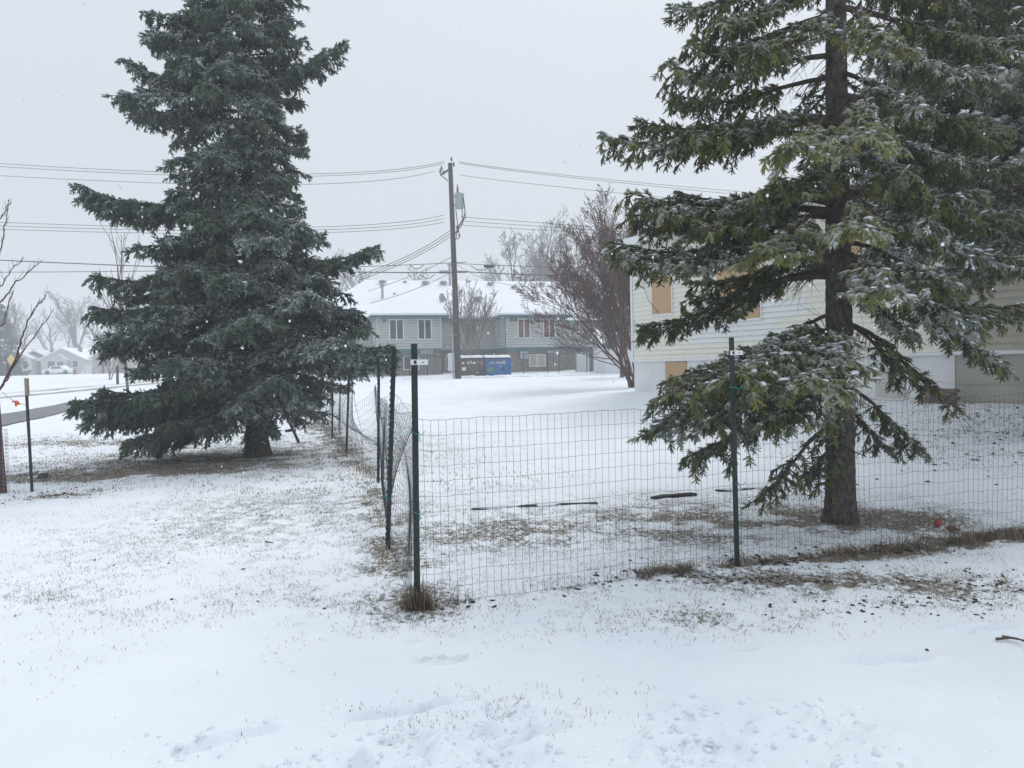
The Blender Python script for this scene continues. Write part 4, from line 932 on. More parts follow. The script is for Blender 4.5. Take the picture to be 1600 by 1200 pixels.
for (x0, y0, x1, y1, lb) in ((655, 426, 680, 433, 'slack coil hanging from the telecom cable left of the pole'), (640, 412, 662, 418, 'slack loop hanging on the upper telecom cable left of the pole'), (735, 413, 770, 420, 'slack loop hanging on the upper telecom cable right of the pole')):
    mb = MB(); t = np.linspace(0, 1, 12); q = np.array([P(x0 + (x1 - x0) * u, y0 + (2 if u < 1 else 2) + (y1 - y0) * math.sin(PI * u), 47.0) for u in t]); mb.tube(q, .022, 4); mb.build('cable_loop', cable_m, None, origin=q[0], label=lb, cat='cable')
mb = MB(); p = P(764, 416, 48.5); mb.box(-.32, .32, -.08, .08, -.09, .09, fr=lambda q: p + np.array(q)); mb.build('splice_case', cable_m, None, origin=p, label='small dark splice case on the upper telecom cable right of the pole', cat='cable box', bevel=.03)
mb = MB(); p = P(694, 425, 47.0); mb.box(-.3, .3, -.1, .1, -.09, .09, fr=lambda q: p + np.array(q)); mb.build('splice_case', trans_m, None, origin=p, label='pale splice case on the thick cable just left of the pole', cat='cable box', bevel=.03)

# ------------------------------------------------------------------ apartment building
OA = P(592, 583, 55.0); OA[2] = float(gz(OA[0], OA[1])) - .05; ROTA = math.radians(15)
UX = np.array([math.cos(ROTA), math.sin(ROTA), 0]); VX = np.array([-math.sin(ROTA), math.cos(ROTA), 0])
apt = empty('apartment_building', OA, ROTA, label='grey two-storey apartment building with snowy hip roofs and teal trim across the field', cat='building')
def lz(px, py, u, v):     # local height at (u, v) seen at pixel row py
    w_ = OA + UX * u + VX * v; return P(px, py, w_[1])[2] - OA[2]
def lu(px, v, py=500):     # local u at depth v that shows at pixel column px
    lo, hi = -40.0, 60.0
    for _ in range(50):
        md = (lo + hi) / 2; w_ = OA + UX * md + VX * v; 
        if P(px, py, w_[1])[0] > w_[0]: lo = md
        else: hi = md
    return (lo + hi) / 2
ZE = lz(640, 492, 2, 0); ZB1 = lz(640, 545, 2, 0); ZB0 = lz(640, 552, 2, 0)
uR1 = lu(688, 0); uB0 = lu(791, 0); uB1 = lu(881, 0)
def lap_wall(mb, p0, p1, z0, z1, ex, th=.018, mi=0):
    """clapboards: each course a slanting face with a small underside"""
    p0 = np.array(p0, float); p1 = np.array(p1, float); d = p1 - p0; L_ = np.linalg.norm(d); d /= L_; n = np.array([d[1], -d[0]]); k = max(1, int(round((z1 - z0) / ex))); ex = (z1 - z0) / k
    for i in range(k):
        za = z0 + i * ex; zb = za + ex; a = p0 + n * th; b = p1 + n * th
        zm = za + ex * .74; V = [(*a, za), (*b, za), (*b, zm), (*a, zm), (*p1, zb), (*p0, zb), (*p0, za), (*p1, za)]; mb.add(V, [(0, 1, 2, 3), (3, 2, 4, 5), (6, 7, 1, 0), (0, 3, 5, 6), (1, 7, 4, 2)], mi)
    return mb
VR = 4.0; UEND = lu(960, 2.0)
mb = MB()
segs = [((lu(540, VR), VR), (0, VR)), ((0, VR), (0, 0)), ((0, 0), (uR1, 0)), ((uR1, 0), (uR1, VR)), ((uR1, VR), (uB0, VR)), ((uB0, VR), (uB0, 0)), ((uB0, 0), (uB1, 0)), ((uB1, 0), (uB1, 2.0)), ((uB1, 2.0), (UEND, 2.0))]
for a, b in segs: lap_wall(mb, a, b, ZB1, ZE, .21, th=.045)
mb.build('siding', sidingA, apt, kind='stuff')
mb = MB()
for a, b in segs:
    a = np.array(a); b = np.array(b); d = (b - a) / np.linalg.norm(b - a); n = np.array([d[1], -d[0]]); L_ = np.linalg.norm(b - a)
    fr = lambda q, a=a, d=d, n=n: (a[0] + d[0] * q[0] - n[0] * q[1], a[1] + d[1] * q[0] - n[1] * q[1], q[2])
    mb.box(0, L_, .03, .2, -.4, ZB0 + .0, fr=fr)
mb.build('stone_base', stoneA, apt)
mb = MB()
for i, (a, b) in enumerate(segs):
    a = np.array(a); b = np.array(b); d = (b - a) / np.linalg.norm(b - a); n = np.array([d[1], -d[0]]); L_ = np.linalg.norm(b - a)
    fr = lambda q, a=a, d=d, n=n: (a[0] + d[0] * q[0] - n[0] * q[1], a[1] + d[1] * q[0] - n[1] * q[1], q[2])
    mb.box(.002 * i, L_ - .002 * i, -.03 - .002 * i, .18, ZB0 + .001, ZB1 + .0 - .001 * i, fr=fr)
mb.build('belt_board', teal, apt)
for (u, v) in ((0, 0), (uR1, 0), (uB0, 0), (uB1, 0)): mb = MB(); mb.box(u - .08, u + .08, v - .075, v + .06, ZB1 + .01, ZE); mb.build('corner_board', sidingA, apt)
mb = MB(); mb.box(uB0 - .14, uB0 - .08, -.10, -.04, .1, ZE); mb.build('downspout', teal, apt)
# roofs: thick snow on a teal edge
def roof(nm, poly_faces, V, parent, mt=snow_roof):
    mb = MB(); mb.add(V, poly_faces); return mb.build(nm, mt, parent)
ov = .55; U0 = lu(520, VR); ER = ZE + .12
RZ = lz(700, 439, 8, 11.0); e0 = VR - ov; sl_ = (RZ - ER) / (11 - e0)
mb = MB(); W0, W1 = U0 - 2, UEND + 6
V = [(W0, e0, ER), (W1, e0, ER), (W1 - 1, 11, RZ), (W0 + 5.0, 11, RZ), (W0, 18.5, ER), (W1, 18.5, ER)]; n_ = len(V); V2 = V + [(x, y, z - .16) for x, y, z in V]
mb.add(V2, [(0, 1, 2, 3), (3, 2, 5, 4), (0, 3, 4), (1, 5, 2), (0, 6, 7, 1), (4, 5, 11, 10), (6, 9, 8, 7), (9, 10, 11, 8), (0, 4, 10, 6), (1, 7, 11, 5)]); mb.build('roof', snow_roof, apt)
def bay_roof(u0, u1, v0, apx, nm='roof'):
    a, b = u0 - ov, u1 + ov; c = (a + b) / 2; z = ER - .02; run = (b - a) / 2; zt = z + run * sl_ * 1.0; vb = v0 - ov; va = vb + run
    vm = e0 + (zt - ER) / sl_ + .15; m0 = e0 + .3
    V = [(a, vb, z), (b, vb, z), (c, va, zt), (c, vm + .3, zt), (a, m0 + .6, z), (b, m0 + .6, z)]; V2 = V + [(x, y, zz - .14) for x, y, zz in V]
    mb = MB(); mb.add(V2, [(0, 1, 2), (0, 2, 3, 4), (1, 5, 3, 2), (0, 6, 7, 1), (4, 10, 6, 0), (1, 7, 11, 5), (6, 10, 11, 7)]); return mb.build(nm, snow_roof, apt)
bay_roof(0, uR1, 0, 628); bay_roof(uB0, uB1, 0, 820)
mb = MB(); V = [(uB1 + .05, 1.4, ER - .35), (UEND + 2, 1.4, ER - .35), (UEND + 2, 4.2, ER + .1), (uB1 + .05, 4.2, ER + .1)]; V2 = V + [(x, y, z - .14) for x, y, z in V]; mb.add(V2, [(0, 1, 2, 3), (0, 4, 5, 1), (4, 7, 6, 5), (0, 3, 7, 4), (1, 5, 6, 2)]); mb.build('roof', snow_roof, apt)
mb = MB()      # fascia and gutter
zf0, zf1 = ER - .36, ER - .18
for (a, b, v) in ((-ov, uR1 + ov, -ov), (uB0 - ov, uB1 + ov, -ov)): mb.box(a, b, v + .02, v + .12, zf0, zf1); mb.box(a, a + .1, v + .121, e0 - .01, zf0, zf1); mb.box(b - .1, b, v + .121, e0 - .01, zf0, zf1)
mb.box(W0, -ov - .01, e0 + .02, e0 + .12, zf0, zf1); mb.box(uR1 + ov + .01, uB0 - ov - .01, e0 + .02, e0 + .12, zf0, zf1); mb.box(uB1 + ov + .02, UEND + 2, 1.42, 1.5, ER - .66, ER - .50)
mb.build('fascia', teal, apt)
mb = MB(); mb.box(-ov + .1, uR1 + ov - .1, -ov + .13, -.02, zf0 + .02, zf0 + .05); mb.box(uB0 - ov + .1, uB1 + ov - .1, -ov + .13, -.02, zf0 + .02, zf0 + .05); mb.box(uR1 + .02, uB0 - .02, e0 + .13, VR - .02, zf0 + .02, zf0 + .05); mb.build('soffit', teal, apt)
def window(u0, u1, z0, z1, v=0, pane=glassd, split=1, side=None, parent=apt, panes=None, fw=.07):
    if side is None: fr = lambda q: (u0 + q[0], v - .065 + q[1], q[2])
    else: fr = lambda q: (side, v + q[0], q[2]) if False else (side - .065 + q[1], v - q[0], q[2])
    W_ = u1 - u0; mb = MB(); ft = -.035; mb.box(0, W_, ft, .02, z0, z0 + fw, fr=fr); mb.box(0, W_, ft, .02, z1 - fw, z1, fr=fr); mb.box(0, fw, ft, .02, z0 + fw, z1 - fw, fr=fr); mb.box(W_ - fw, W_, ft, .02, z0 + fw, z1 - fw, fr=fr)
    for k in range(1, split + 1): x = W_ * k / (split + 1); mb.box(x - fw * .55, x + fw * .55, ft + .004, .02, z0 + fw, z1 - fw, fr=fr)
    f = mb.build('window', white_p, parent)
    for k in range(split + 1):
        m2 = MB(); xa = W_ * k / (split + 1) + (fw if k == 0 else fw * .55); xb = W_ * (k + 1) / (split + 1) - (fw if k == split else fw * .55); m2.box(xa, xb, -.012, .01, z0 + fw, z1 - fw, fr=fr); m2.build('pane', (panes[k] if panes else pane), f)
    return f
zw0, zw1 = lz(630, 531, 1, 0), lz(630, 498.5, 1, 0)
window(lu(607.5, 0), lu(630.5, 0), zw0, zw1); window(lu(652, 0), lu(674, 0), zw0, zw1)
window(lu(630, 0, 570), lu(655, 0, 570), lz(640, 578.5, 2, 0), lz(640, 556.5, 2, 0), pane=glassd)
window(lu(808, 0), lu(828, 0), zw0, zw1, panes=[curtain_r, curtain_r]); window(lu(848, 0), lu(867, 0), zw0, zw1, panes=[curtain_r, glassd])
window(lu(826, 0, 565), lu(852, 0, 565), lz(838, 573, 11, 0), lz(838, 552.5, 11, 0), panes=[curtain_w, curtain_w])
window(lu(727, VR), lu(741, VR), zw0 + .35, zw1 - .1, v=VR - .02, pane=glassd); window(0, 1.0, zw0, zw1, v=2.4, side=uB0 - .02, pane=glassd)
window(0, .9, zw0, zw1, v=2.6, side=-.02); window(lu(694, VR), lu(712, VR), .4, 1.5, v=VR - .02, split=0); window(lu(893, 2), lu(905, 2), zw0 + .5, zw1 - .1, v=1.98, split=0)
window(lu(565, VR), lu(577, VR), zw0, zw1, v=VR - .02)
# meter banks, service box, pipes
for px0 in (657, 855):
    u = lu(px0, 0, 550); mb = MB(); z = lz(px0 + 8, 553, 3, 0)
    for k in range(4):
        mb.box(u + .23 * k, u + .23 * k + .19, -.16, -.035, z, z + .30); mb.lathe([(.07, 0), (.07, .1)], (u + .23 * k + .095, -.17, z + .1), 8)
    b_ = mb.build('meter_bank', trans_m, apt); m2 = MB()
    for k in range(4): m2.tube([(u + .23 * k + .1, -.10, .1), (u + .23 * k + .1, -.10, z)], .028, 6)
    m2.build('conduit', gal, b_)
u = lu(812, 0, 560); mb = MB(); mb.box(u, u + .62, -.22, -.035, lz(815, 561, 10, 0), lz(815, 549, 10, 0)); mb.build('service_box', trans_m, apt, bevel=.02); mb = MB(); mb.tube([(u + .3, -.1, .05), (u + .3, -.1, lz(815, 561, 10, 0))], .05, 6); mb.build('conduit', gal, apt)
u = lu(620, 0, 560); mb = MB(); mb.box(u - .2, u + .3, -.2, -.035, lz(620, 566, 1, 0), lz(620, 553, 1, 0)); mb.build('service_box', teal, apt, bevel=.02)
for px in (600, 806, 799): u = lu(px, 0, 500); mb = MB(); mb.box(u - .08, u + .08, -.14, -.03, zw1 - .2, zw1 + .02); mb.build('wall_light', ink, apt, bevel=.02)
# roof vents, flues and a dish
def roofp(px, v): u = lu(px, v, 440); return u, v, ER + (v - e0) * sl_
for px, v, s_ in ((598, 10.2, 1), (633, 10.5, .5), (665, 10.1, 1), (693, 10.1, 1), (733, 10.7, .5), (767, 10.0, 1), (803, 9.4, .7), (847, 10.0, 1), (875, 10.0, 1), (747, 6.4, 1.25), (720, 8.4, .6), (768, 8.0, .35), (616, 7.9, .35)):
    u, v, z = roofp(px, v); mb = MB(); mb.lathe([(.12 * s_, -.1), (.13 * s_, .12 * s_), (.34 * s_, .14 * s_), (.34 * s_, .24 * s_), (.20 * s_, .30 * s_)], (u, v, z), 10); mb.build('roof_vent', gal, apt)
for px, v, hh in ((597, 7.0, .95), (703, 10.0, 1.6), (839.5, 6.8, .45)):
    u, v, z = roofp(px, v); mb = MB(); mb.lathe([(.10, -.1), (.10, hh), (.19, hh + .02), (.19, hh + .2), (.05, hh + .26)], (u, v, z), 10); mb.build('flue', gal, apt)
u, v, z = roofp(690, 6.2); mb = MB(); th = np.linspace(0, 2 * PI, 17)[:-1]
V = [(u + .26 * math.cos(t), v - .02 * 1 + .1 * math.cos(t), z + .35 + .40 * math.sin(t)) for t in th] + [(u, v + .12, z + .35)] + [(u + .26 * math.cos(t), v + .02 + .1 * math.cos(t), z + .35 + .40 * math.sin(t)) for t in th]
mb.add(V, [(i, (i + 1) % 16, 16) for i in range(16)] + [(i, (i + 1) % 16, 17 + (i + 1) % 16, 17 + i) for i in range(16)]); mb.tube([(u, v, z + .3), (u, v + .1, z - .1)], .03, 6); mb.build('satellite_dish', gal, apt)
# chain link fence before the building
def yard_fence(label, x0, x1, y0, y1, Y, posts):
    r_ = empty('chain_link_fence', [0, 0, 0], label=label, cat='fence', group='chain link fences before the apartment building'); tops_ = []
    for px in posts:
        f = (px - x0) / (x1 - x0); b_ = GB(px, 583, Y + 1.5 * f); t_ = P(px, y0 + (y1 - y0) * f, Y + 1.5 * f); mb = MB(); mb.tube([b_ - [0, 0, .1], t_ + [0, 0, .04]], .035, 6); mb.build('post', black_metal, r_); tops_.append((b_, t_))
    mb = MB(); mb.tube([t for _, t in tops_], .025, 5); mb.build('top_rail', black_metal, r_)
    mb = MB()
    for (b_, t_), (b2, t2) in zip(tops_[:-1], tops_[1:]):
        L_ = np.linalg.norm(t2 - t_); H2 = t_[2] - b_[2]; st = .16; k = int((L_ + H2) / st)
        for i in range(k):
            for sg in (0, 1):
                s0 = i * st - H2; q = []
                for (s_, z_) in ((s0, 0.0), (s0 + H2, H2)):
                    if s_ < 0: z_ += -s_; s_ = 0
                    if s_ > L_: z_ -= (s_ - L_); s_ = L_
                    ss = s_ / L_; ss = 1 - ss if sg else ss; q.append(b_ * (1 - ss) + b2 * ss + np.array([0, 0, z_]))
                if np.linalg.norm(q[1] - q[0]) > .05: mb.tube(q, .0022, 3, cap=False)
    mb.build('wire_mesh', wire_m, r_, kind='stuff'); return r_
yard_fence('black chain link fence before the left wing of the apartment building', 560, 692, 558, 557, 53.3, (560, 585, 608, 640, 668, 691)); yard_fence('black chain link fence right of the blue dumpster', 818, 985, 553, 551, 53.6, (818, 856, 873, 900, 917, 940, 962, 984))
for (px, w_, h_, lb) in ((706, .5, .95, 'white sheet standing by the gate left of the utility pole'),):
    b_ = GB(px, 583, 52.0); mb = MB(); mb.box(-w_ / 2, w_ / 2, -.05, .05, .35, 1.55); mb.box(-.03, .03, -.03, .03, -.05, .349); o = mb.build('yard_sign', white_p, None, label='small white sign board on a post by the fence left of the utility pole', cat='sign'); o.location = [float(c) for c in b_]
b_ = GB(920, 580, 55); st_ = empty('entry_steps', b_, math.radians(10), label='white panel and entry steps with a railing between the fence and the reddish tree', cat='steps')
mb = MB(); mb.box(-.95, .05, .0, .1, -.1, 1.4); mb.build('white_panel', white_p, st_)
for k in range(5): mb = MB(); mb.box(.1 + .3 * k, .39 + .3 * k, .1, 1.2, -.1, 1.0 - .2 * k); mb.build('step', stoneA, st_)
mb = MB(); mb.tube([(.1, .05, 1.9), (1.8, .05, .95)], .03, 5); mb.tube([(.1, .05, 1.9), (.1, .05, .9)], .03, 5); mb.tube([(1.8, .05, .95), (1.8, .05, 0)], .03, 5); mb.build('railing', black_metal, st_)
# small garage beside it
b_ = GB(985, 585, 50.5); gr = empty('garage', b_, math.radians(8), label='small white garage with a snowy roof behind the reddish bare tree', cat='garage')
mb = MB(); lap_wall(mb, (-1.7, 0), (2.6, 0), -.1, 2.0, .18); lap_wall(mb, (-1.7, 3), (-1.7, 0), -.1, 2.0, .18); mb.build('wall', white_p, gr)
mb = MB(); V = [(-2.0, -.4, 1.95), (3, -.4, 1.95), (3, 1.6, 2.95), (-2.0, 1.6, 2.95), (3, 3.4, 1.95), (-2, 3.4, 1.95)]; mb.add(V + [(x, y, z - .15) for x, y, z in V], [(0, 1, 2, 3), (3, 2, 4, 5), (0, 6, 7, 1), (0, 3, 9, 6), (3, 5, 11, 9), (6, 9, 8, 7), (9, 11, 10, 8), (1, 7, 8, 2), (2, 8, 10, 4)]); mb.build('roof', snow_roof, gr)

# ------------------------------------------------------------------ dumpsters
def dumpster(label, px0, px1, Y, mt, stick):
    a = GB(px0, 590, Y); b = GB(px1, 590, Y + .25); d = b - a; W_ = math.hypot(d[0], d[1]); rt_ = empty('dumpster', a, math.atan2(d[1], d[0]), label=label, cat='dumpster'); H2 = 1.16
    mb = MB(); V = [(.04, 0, 0), (W_ - .04, 0, 0), (W_ - .04, 1.3, 0), (.04, 1.3, 0), (0, -.10, H2), (W_, -.10, H2), (W_, 1.5, H2 + .12), (0, 1.5, H2 + .12)]; mb.add(V, [(3, 2, 1, 0), (0, 1, 5, 4), (1, 2, 6, 5), (2, 3, 7, 6), (3, 0, 4, 7), (4, 5, 6, 7)]); mb.build('bin', mt, rt_)
    mb = MB(); mb.box(-.02, W_ + .02, -.16, -.105, H2 - .10, H2 - .02); mb.box(0, W_, -.04, -.012, .06, .14)
    for x in (.02, W_ - .1): mb.box(x, x + .08, -.12, -.06, .15, H2 - .11)
    mb.build('rib', mt, rt_)
    for k in range(2):
        mb = MB(); x0 = .03 + k * W_ / 2; x1 = W_ / 2 - .02 + k * W_ / 2; V = [(x0, -.14, H2 + .015), (x1, -.14, H2 + .015), (x1, 1.5, H2 + .15), (x0, 1.5, H2 + .15)]; mb.add(V + [(x, y, z + .05) for x, y, z in V], [(3, 2, 1, 0), (4, 5, 6, 7), (0, 1, 5, 4), (1, 2, 6, 5), (2, 3, 7, 6), (3, 0, 4, 7)]); l_ = mb.build('lid', rubber, rt_)
        mb = MB(); rr = np.random.default_rng(int(px0) + k); n = 8; V = []; 
        for j in (0, 1):
            for i in range(n + 1): x = x0 + (x1 - x0) * i / n; V.append((x, -.13 + 1.6 * j, H2 + .068 + .13 * j + .055 + .03 * rr.random()))
        for j in (0, 1):
            for i in range(n + 1): x = x0 + (x1 - x0) * i / n; V.append((x, -.13 + 1.6 * j, H2 + .068 + .13 * j))
        m_ = n + 1; mb.add(V, [(i, i + 1, m_ + i + 1, m_ + i) for i in range(n)] + [(i, 2 * m_ + i, 2 * m_ + i + 1, i + 1) for i in range(n)] + [(0, m_, 3 * m_, 2 * m_), (n, 2 * m_ + n, 3 * m_ + n, m_ + n)]); mb.build('snow_layer', snow, l_)
    for x in (-.12, W_ + .002): mb = MB(); mb.box(x, x + .118, .25, 1.0, .55, .72); q = mb.build('fork_sleeve', mt, rt_); m2 = MB(); m2.box(x, x + .118, .25, 1.0, .722, .77); m2.build('snow_layer', snow, q)
    for (x, z, w_, h_, m_) in stick: mb = MB(); yy = -.10 * z / H2 - .012; mb.box(x * W_, x * W_ + w_, yy - .012, yy + .005, z, z + h_); mb.build('sticker', m_, rt_)
    return rt_
dumpster('olive brown dumpster with snow on its lids next to the utility pole', 719, 756, 49.6, dump_g, [(.08, .85, .15, .12, white_p), (.30, .86, .12, .12, white_p), (.42, .86, .12, .22, yellow), (.54, .84, .18, .13, white_p), (.72, .93, .07, .08, yellow), (.05, .42, .30, .22, white_p), (.9, .8, .1, .22, yellow)])
dumpster('blue dumpster with stickers and snow on its lids', 758, 799, 49.9, dump_b, [(.18, .85, .18, .12, trans_m), (.42, .84, .42, .14, curtain_w), (.66, .80, .22, .22, trans_m), (.08, .34, .40, .36, stkg), (.30, .86, .1, .1, yellow), (.64, .40, .16, .2, ink)])
# snow bank in front of them
mb = MB(); rr = np.random.default_rng(3)
for i in range(26):
    px = 640 + i * 11; Y = 47.6 + rr.random() * 1.2; b_ = GB(px, 590, Y); mb.lump(b_ + [0, 0, -.05], (.5 + .3 * rr.random(), .4, .13 + .08 * rr.random()), i, n=9, k=6)
mb.build('snow_bank', snow_roof, None, smooth=True, kind='stuff', label='low ridge of ploughed snow along the alley before the dumpsters', cat='snow')

# ------------------------------------------------------------------ cream house on the right
bh = np.array([HA[0], HA[1], 0.30]); hang = math.atan2(HD[1], HD[0])
house = empty('house', bh, hang, label='cream clapboard house with boarded windows and a pale raised foundation behind the near spruce', cat='house')
LH = 14.4; ZS = 1.63 - bh[2]; ZEV = 5.30 - bh[2]      # local: x along the wall towards the camera, -y outwards
def hx(px, py):      # distance along the wall of the point that shows at pixel (px, py)
    d = ray(px, py); M_ = np.array([[d[0], -HD[0]], [d[1], -HD[1]]]); t, s_ = np.linalg.solve(M_, HA); return s_, CAM_H + d[2] * t - bh[2]
mb = MB(); sgn = 1 if np.dot(HN, [math.sin(hang), -math.cos(hang)]) > 0 else -1
assert sgn == 1
xw = hx(1490, 600)[0]
mb.box(0, xw, .04, .25, -.6, ZS - .03); mb.build('foundation', mat('white_foundation', (.76, .765, .76), .8, .06, 1.6, .25, bscale=30), house)
mb = MB(); mb.box(xw + .002, LH, .06, .25, -.6, ZS - .03); mb.build('foundation', mat('beige_foundation', (.42, .40, .35), .8, .06, 1.6, .25, bscale=30), house)
for k in range(3): mb = MB(); mb.box(xw + .004, LH, .045, .0595, .02 + .33 * k, .035 + .33 * k); mb.build('form_line', beige_w, house)
mb = MB(); mb.box(0, .25, .26, 8, -.6, ZS - .03); mb.build('foundation', MAT['white_foundation'], house)
n_ = 26; ex = (ZEV - ZS) / n_; rr = np.random.default_rng(8)
for i in range(n_):      # every clapboard course is a board of its own
    for (xa, xb, mt_) in ((0.06, xw - .02, cream), (xw + .0, LH, beige_w)):
        za = ZS + i * ex; cuts = [xa] + sorted([xa + (xb - xa) * rr.random() for _ in range(1 if xb - xa > 4 else 0)]) + [xb]
        for a_, b2 in zip(cuts[:-1], cuts[1:]):
            t_ = .030 + rr.random() * .003; V = [(a_ + .002, -t_, za), (b2 - .002, -t_, za), (b2 - .002, 0, za + ex), (a_ + .002, 0, za + ex), (a_ + .002, .02, za), (b2 - .002, .02, za)]
            mb = MB(); mb.add(V, [(0, 1, 2, 3), (4, 5, 1, 0), (0, 3, 4), (1, 5, 2)]); mb.build('siding_board', mt_, house)
mb = MB(); mb.box(.06, LH, .021, .2, ZS - .029, ZEV); mb.build('wall', cream, house)
mb = MB(); lap_wall(mb, (0, 8), (0, .0), ZS, ZEV, ex); mb.build('wall', cream, house)
mb = MB(); mb.box(-.04, .058, -.04, .06, ZS - .02, ZEV); mb.build('corner_board', white_p, house)
mb = MB(); mb.box(-.02, LH, -.045, .03, ZS - .07, ZS - .002); mb.build('sill_board', cream_w, house)
def ply(px0, py0, px1, py1, nm='plywood_panel', d_=.0):
    xa, za = hx(px0, py1); xb, zb = hx(px1, py1); zt = hx(px0, py0)[1]; mb = MB(); mb.box(xa, xb, -.06 - d_, -.036, za, zt); o = mb.build(nm, osb, house)
    m2 = MB(); fw = .05; z0, z1 = za, zt
    m2.box(xa - fw, xa - .001, -.05, -.0, z0, z1); m2.box(xb + .001, xb + fw, -.05, 0, z0, z1); m2.box(xa - fw, xb + fw, -.05, 0, z1 + .001, z1 + fw); m2.box(xa - fw, xb + fw, -.06, 0, z0 - fw, z0 - .001); m2.build('frame', cream_w, o); return o
ply(1021, 424, 1051, 492); xm = (1123 + 1188) / 2; ply(1123, 400, 1156, 500); ply(1158, 400, 1190, 499); ply(1314, 330, 1350, 425); ply(1520, 240, 1600, 345)
xa, za = hx(1040, 607); xb, _ = hx(1072, 607); zt = hx(1040, 563)[1]; mb = MB(); mb.box(xa, xb, -.0, .045, .22, ZS - .08); mb.build('plywood_panel', osb, house)
# fresh white paint over old markings
def patch(px0, py0, px1, py1, mt_, y0, y1, nm):
    xa, za = hx(px0, py1); xb, _ = hx(px1, py1); zt = hx(px0, py0)[1]; mb = MB(); mb.box(xa, xb, y0, y1, za, zt); return mb.build(nm, mt_, house)
i0 = 5
for k in range(7):
    za = ZS + (i0 - 2 + k) * ex; xa = hx(1080 - 3 * k, 530)[0] + rr.random() * .25; xb = hx(1205, 530)[0] + rr.random() * .9 + (.5 if k > 3 else 0); t_ = .034; mb = MB(); V = [(xa, -t_ - .002, za + .004), (xb, -t_ - .002, za + .004), (xb, -.004, za + ex - .006), (xa, -.004, za + ex - .006), (xa, 0, za + .004), (xb, 0, za + .004)]; mb.add(V, [(0, 1, 2, 3), (4, 5, 1, 0), (0, 3, 4), (1, 5, 2)]); mb.build('paint_patch', cream_w, house)
pz = [hx(1390, 556), hx(1440, 556), hx(1440, 612), hx(1420, 590)]
xq = [hx(p_, 590)[0] for p_ in (1366, 1398, 1420, 1440)]
V = [(xq[0], .034, .35), (xq[2], .034, .35), (xq[1], .034, ZS - .15), (xq[0], .034, ZS - .15)]; mb = MB(); mb.add(V + [(x, .041, z) for x, y, z in V], [(0, 1, 2, 3), (0, 4, 5, 1), (1, 5, 6, 2), (2, 6, 7, 3), (3, 7, 4, 0)]); mb.build('paint_patch', mat('putty_paint', (.55, .54, .50), .8, .05, 3, 0), house)
# roof, soffit, eave
mb = MB(); rz = ZEV + 1.05; V = [(-.4, -.55, ZEV + .02), (LH + .4, -.55, ZEV + .02), (LH + .4, 4.2, rz), (-.4 + 2.0, 4.2, rz), (-.4, 9, ZEV + .02), (LH + .4, 9, ZEV + .02)]
mb.add(V + [(x, y, z + .13) for x, y, z in V], [(6, 7, 8, 9), (9, 8, 11, 10), (6, 9, 10), (0, 1, 7, 6), (0, 6, 10, 4), (0, 3, 2, 1), (3, 4, 5, 2), (1, 2, 8, 7), (0, 4, 3)]); mb.build('roof', snow_roof, house)
mb = MB(); mb.box(-.42, LH + .4, -.60, -.555, ZEV - .10, ZEV + .06); mb.build('fascia', cream_w, house); mb = MB(); mb.box(-.4, LH, -.55, -.03, ZEV - .03, ZEV - .005); mb.build('soffit', cream_w, house)
# loose cables on the corner of the wall
for k, pts in enumerate(([(1003, 432), (1010, 450), (1016, 470), (1024, 478), (1032, 490)], [(993, 500), (997, 520), (1002, 538), (999, 545), (995, 543)], [(1068, 508), (1085, 509), (1098, 506), (1108, 501)])):
    w3 = []
    for (x, y) in pts: s_, z_ = hx(x, y); w3.append((s_, -.075, z_))
    w3 = np.array(w3); t = np.linspace(0, len(pts) - 1, 14); mb = MB(); mb.tube(np.stack([np.interp(t, range(len(pts)), w3[:, c]) for c in range(3)], 1), .008, 4); mb.build('loose_cable', cable_m, house)
# brick step under the drooping bough
b_ = onG(G(1462, 632)); st_ = empty('brick_step', b_, hang, label='small brown brick step against the foundation behind the drooping bare twigs', cat='step')
for r2 in range(4):
    for c_ in range(3): mb = MB(); o_ = .12 * (r2 % 2); mb.box(-.30 + .21 * c_ + o_ * .5, -.10 + .21 * c_ + o_ * .5, 0, .2, .075 * r2, .075 * r2 + .065); mb.build('brick', brickm, st_, bevel=.006)
mb = MB(); mb.box(-.42, .5, -.05, .25, -.03, -.002); mb.build('slab', timber, st_)

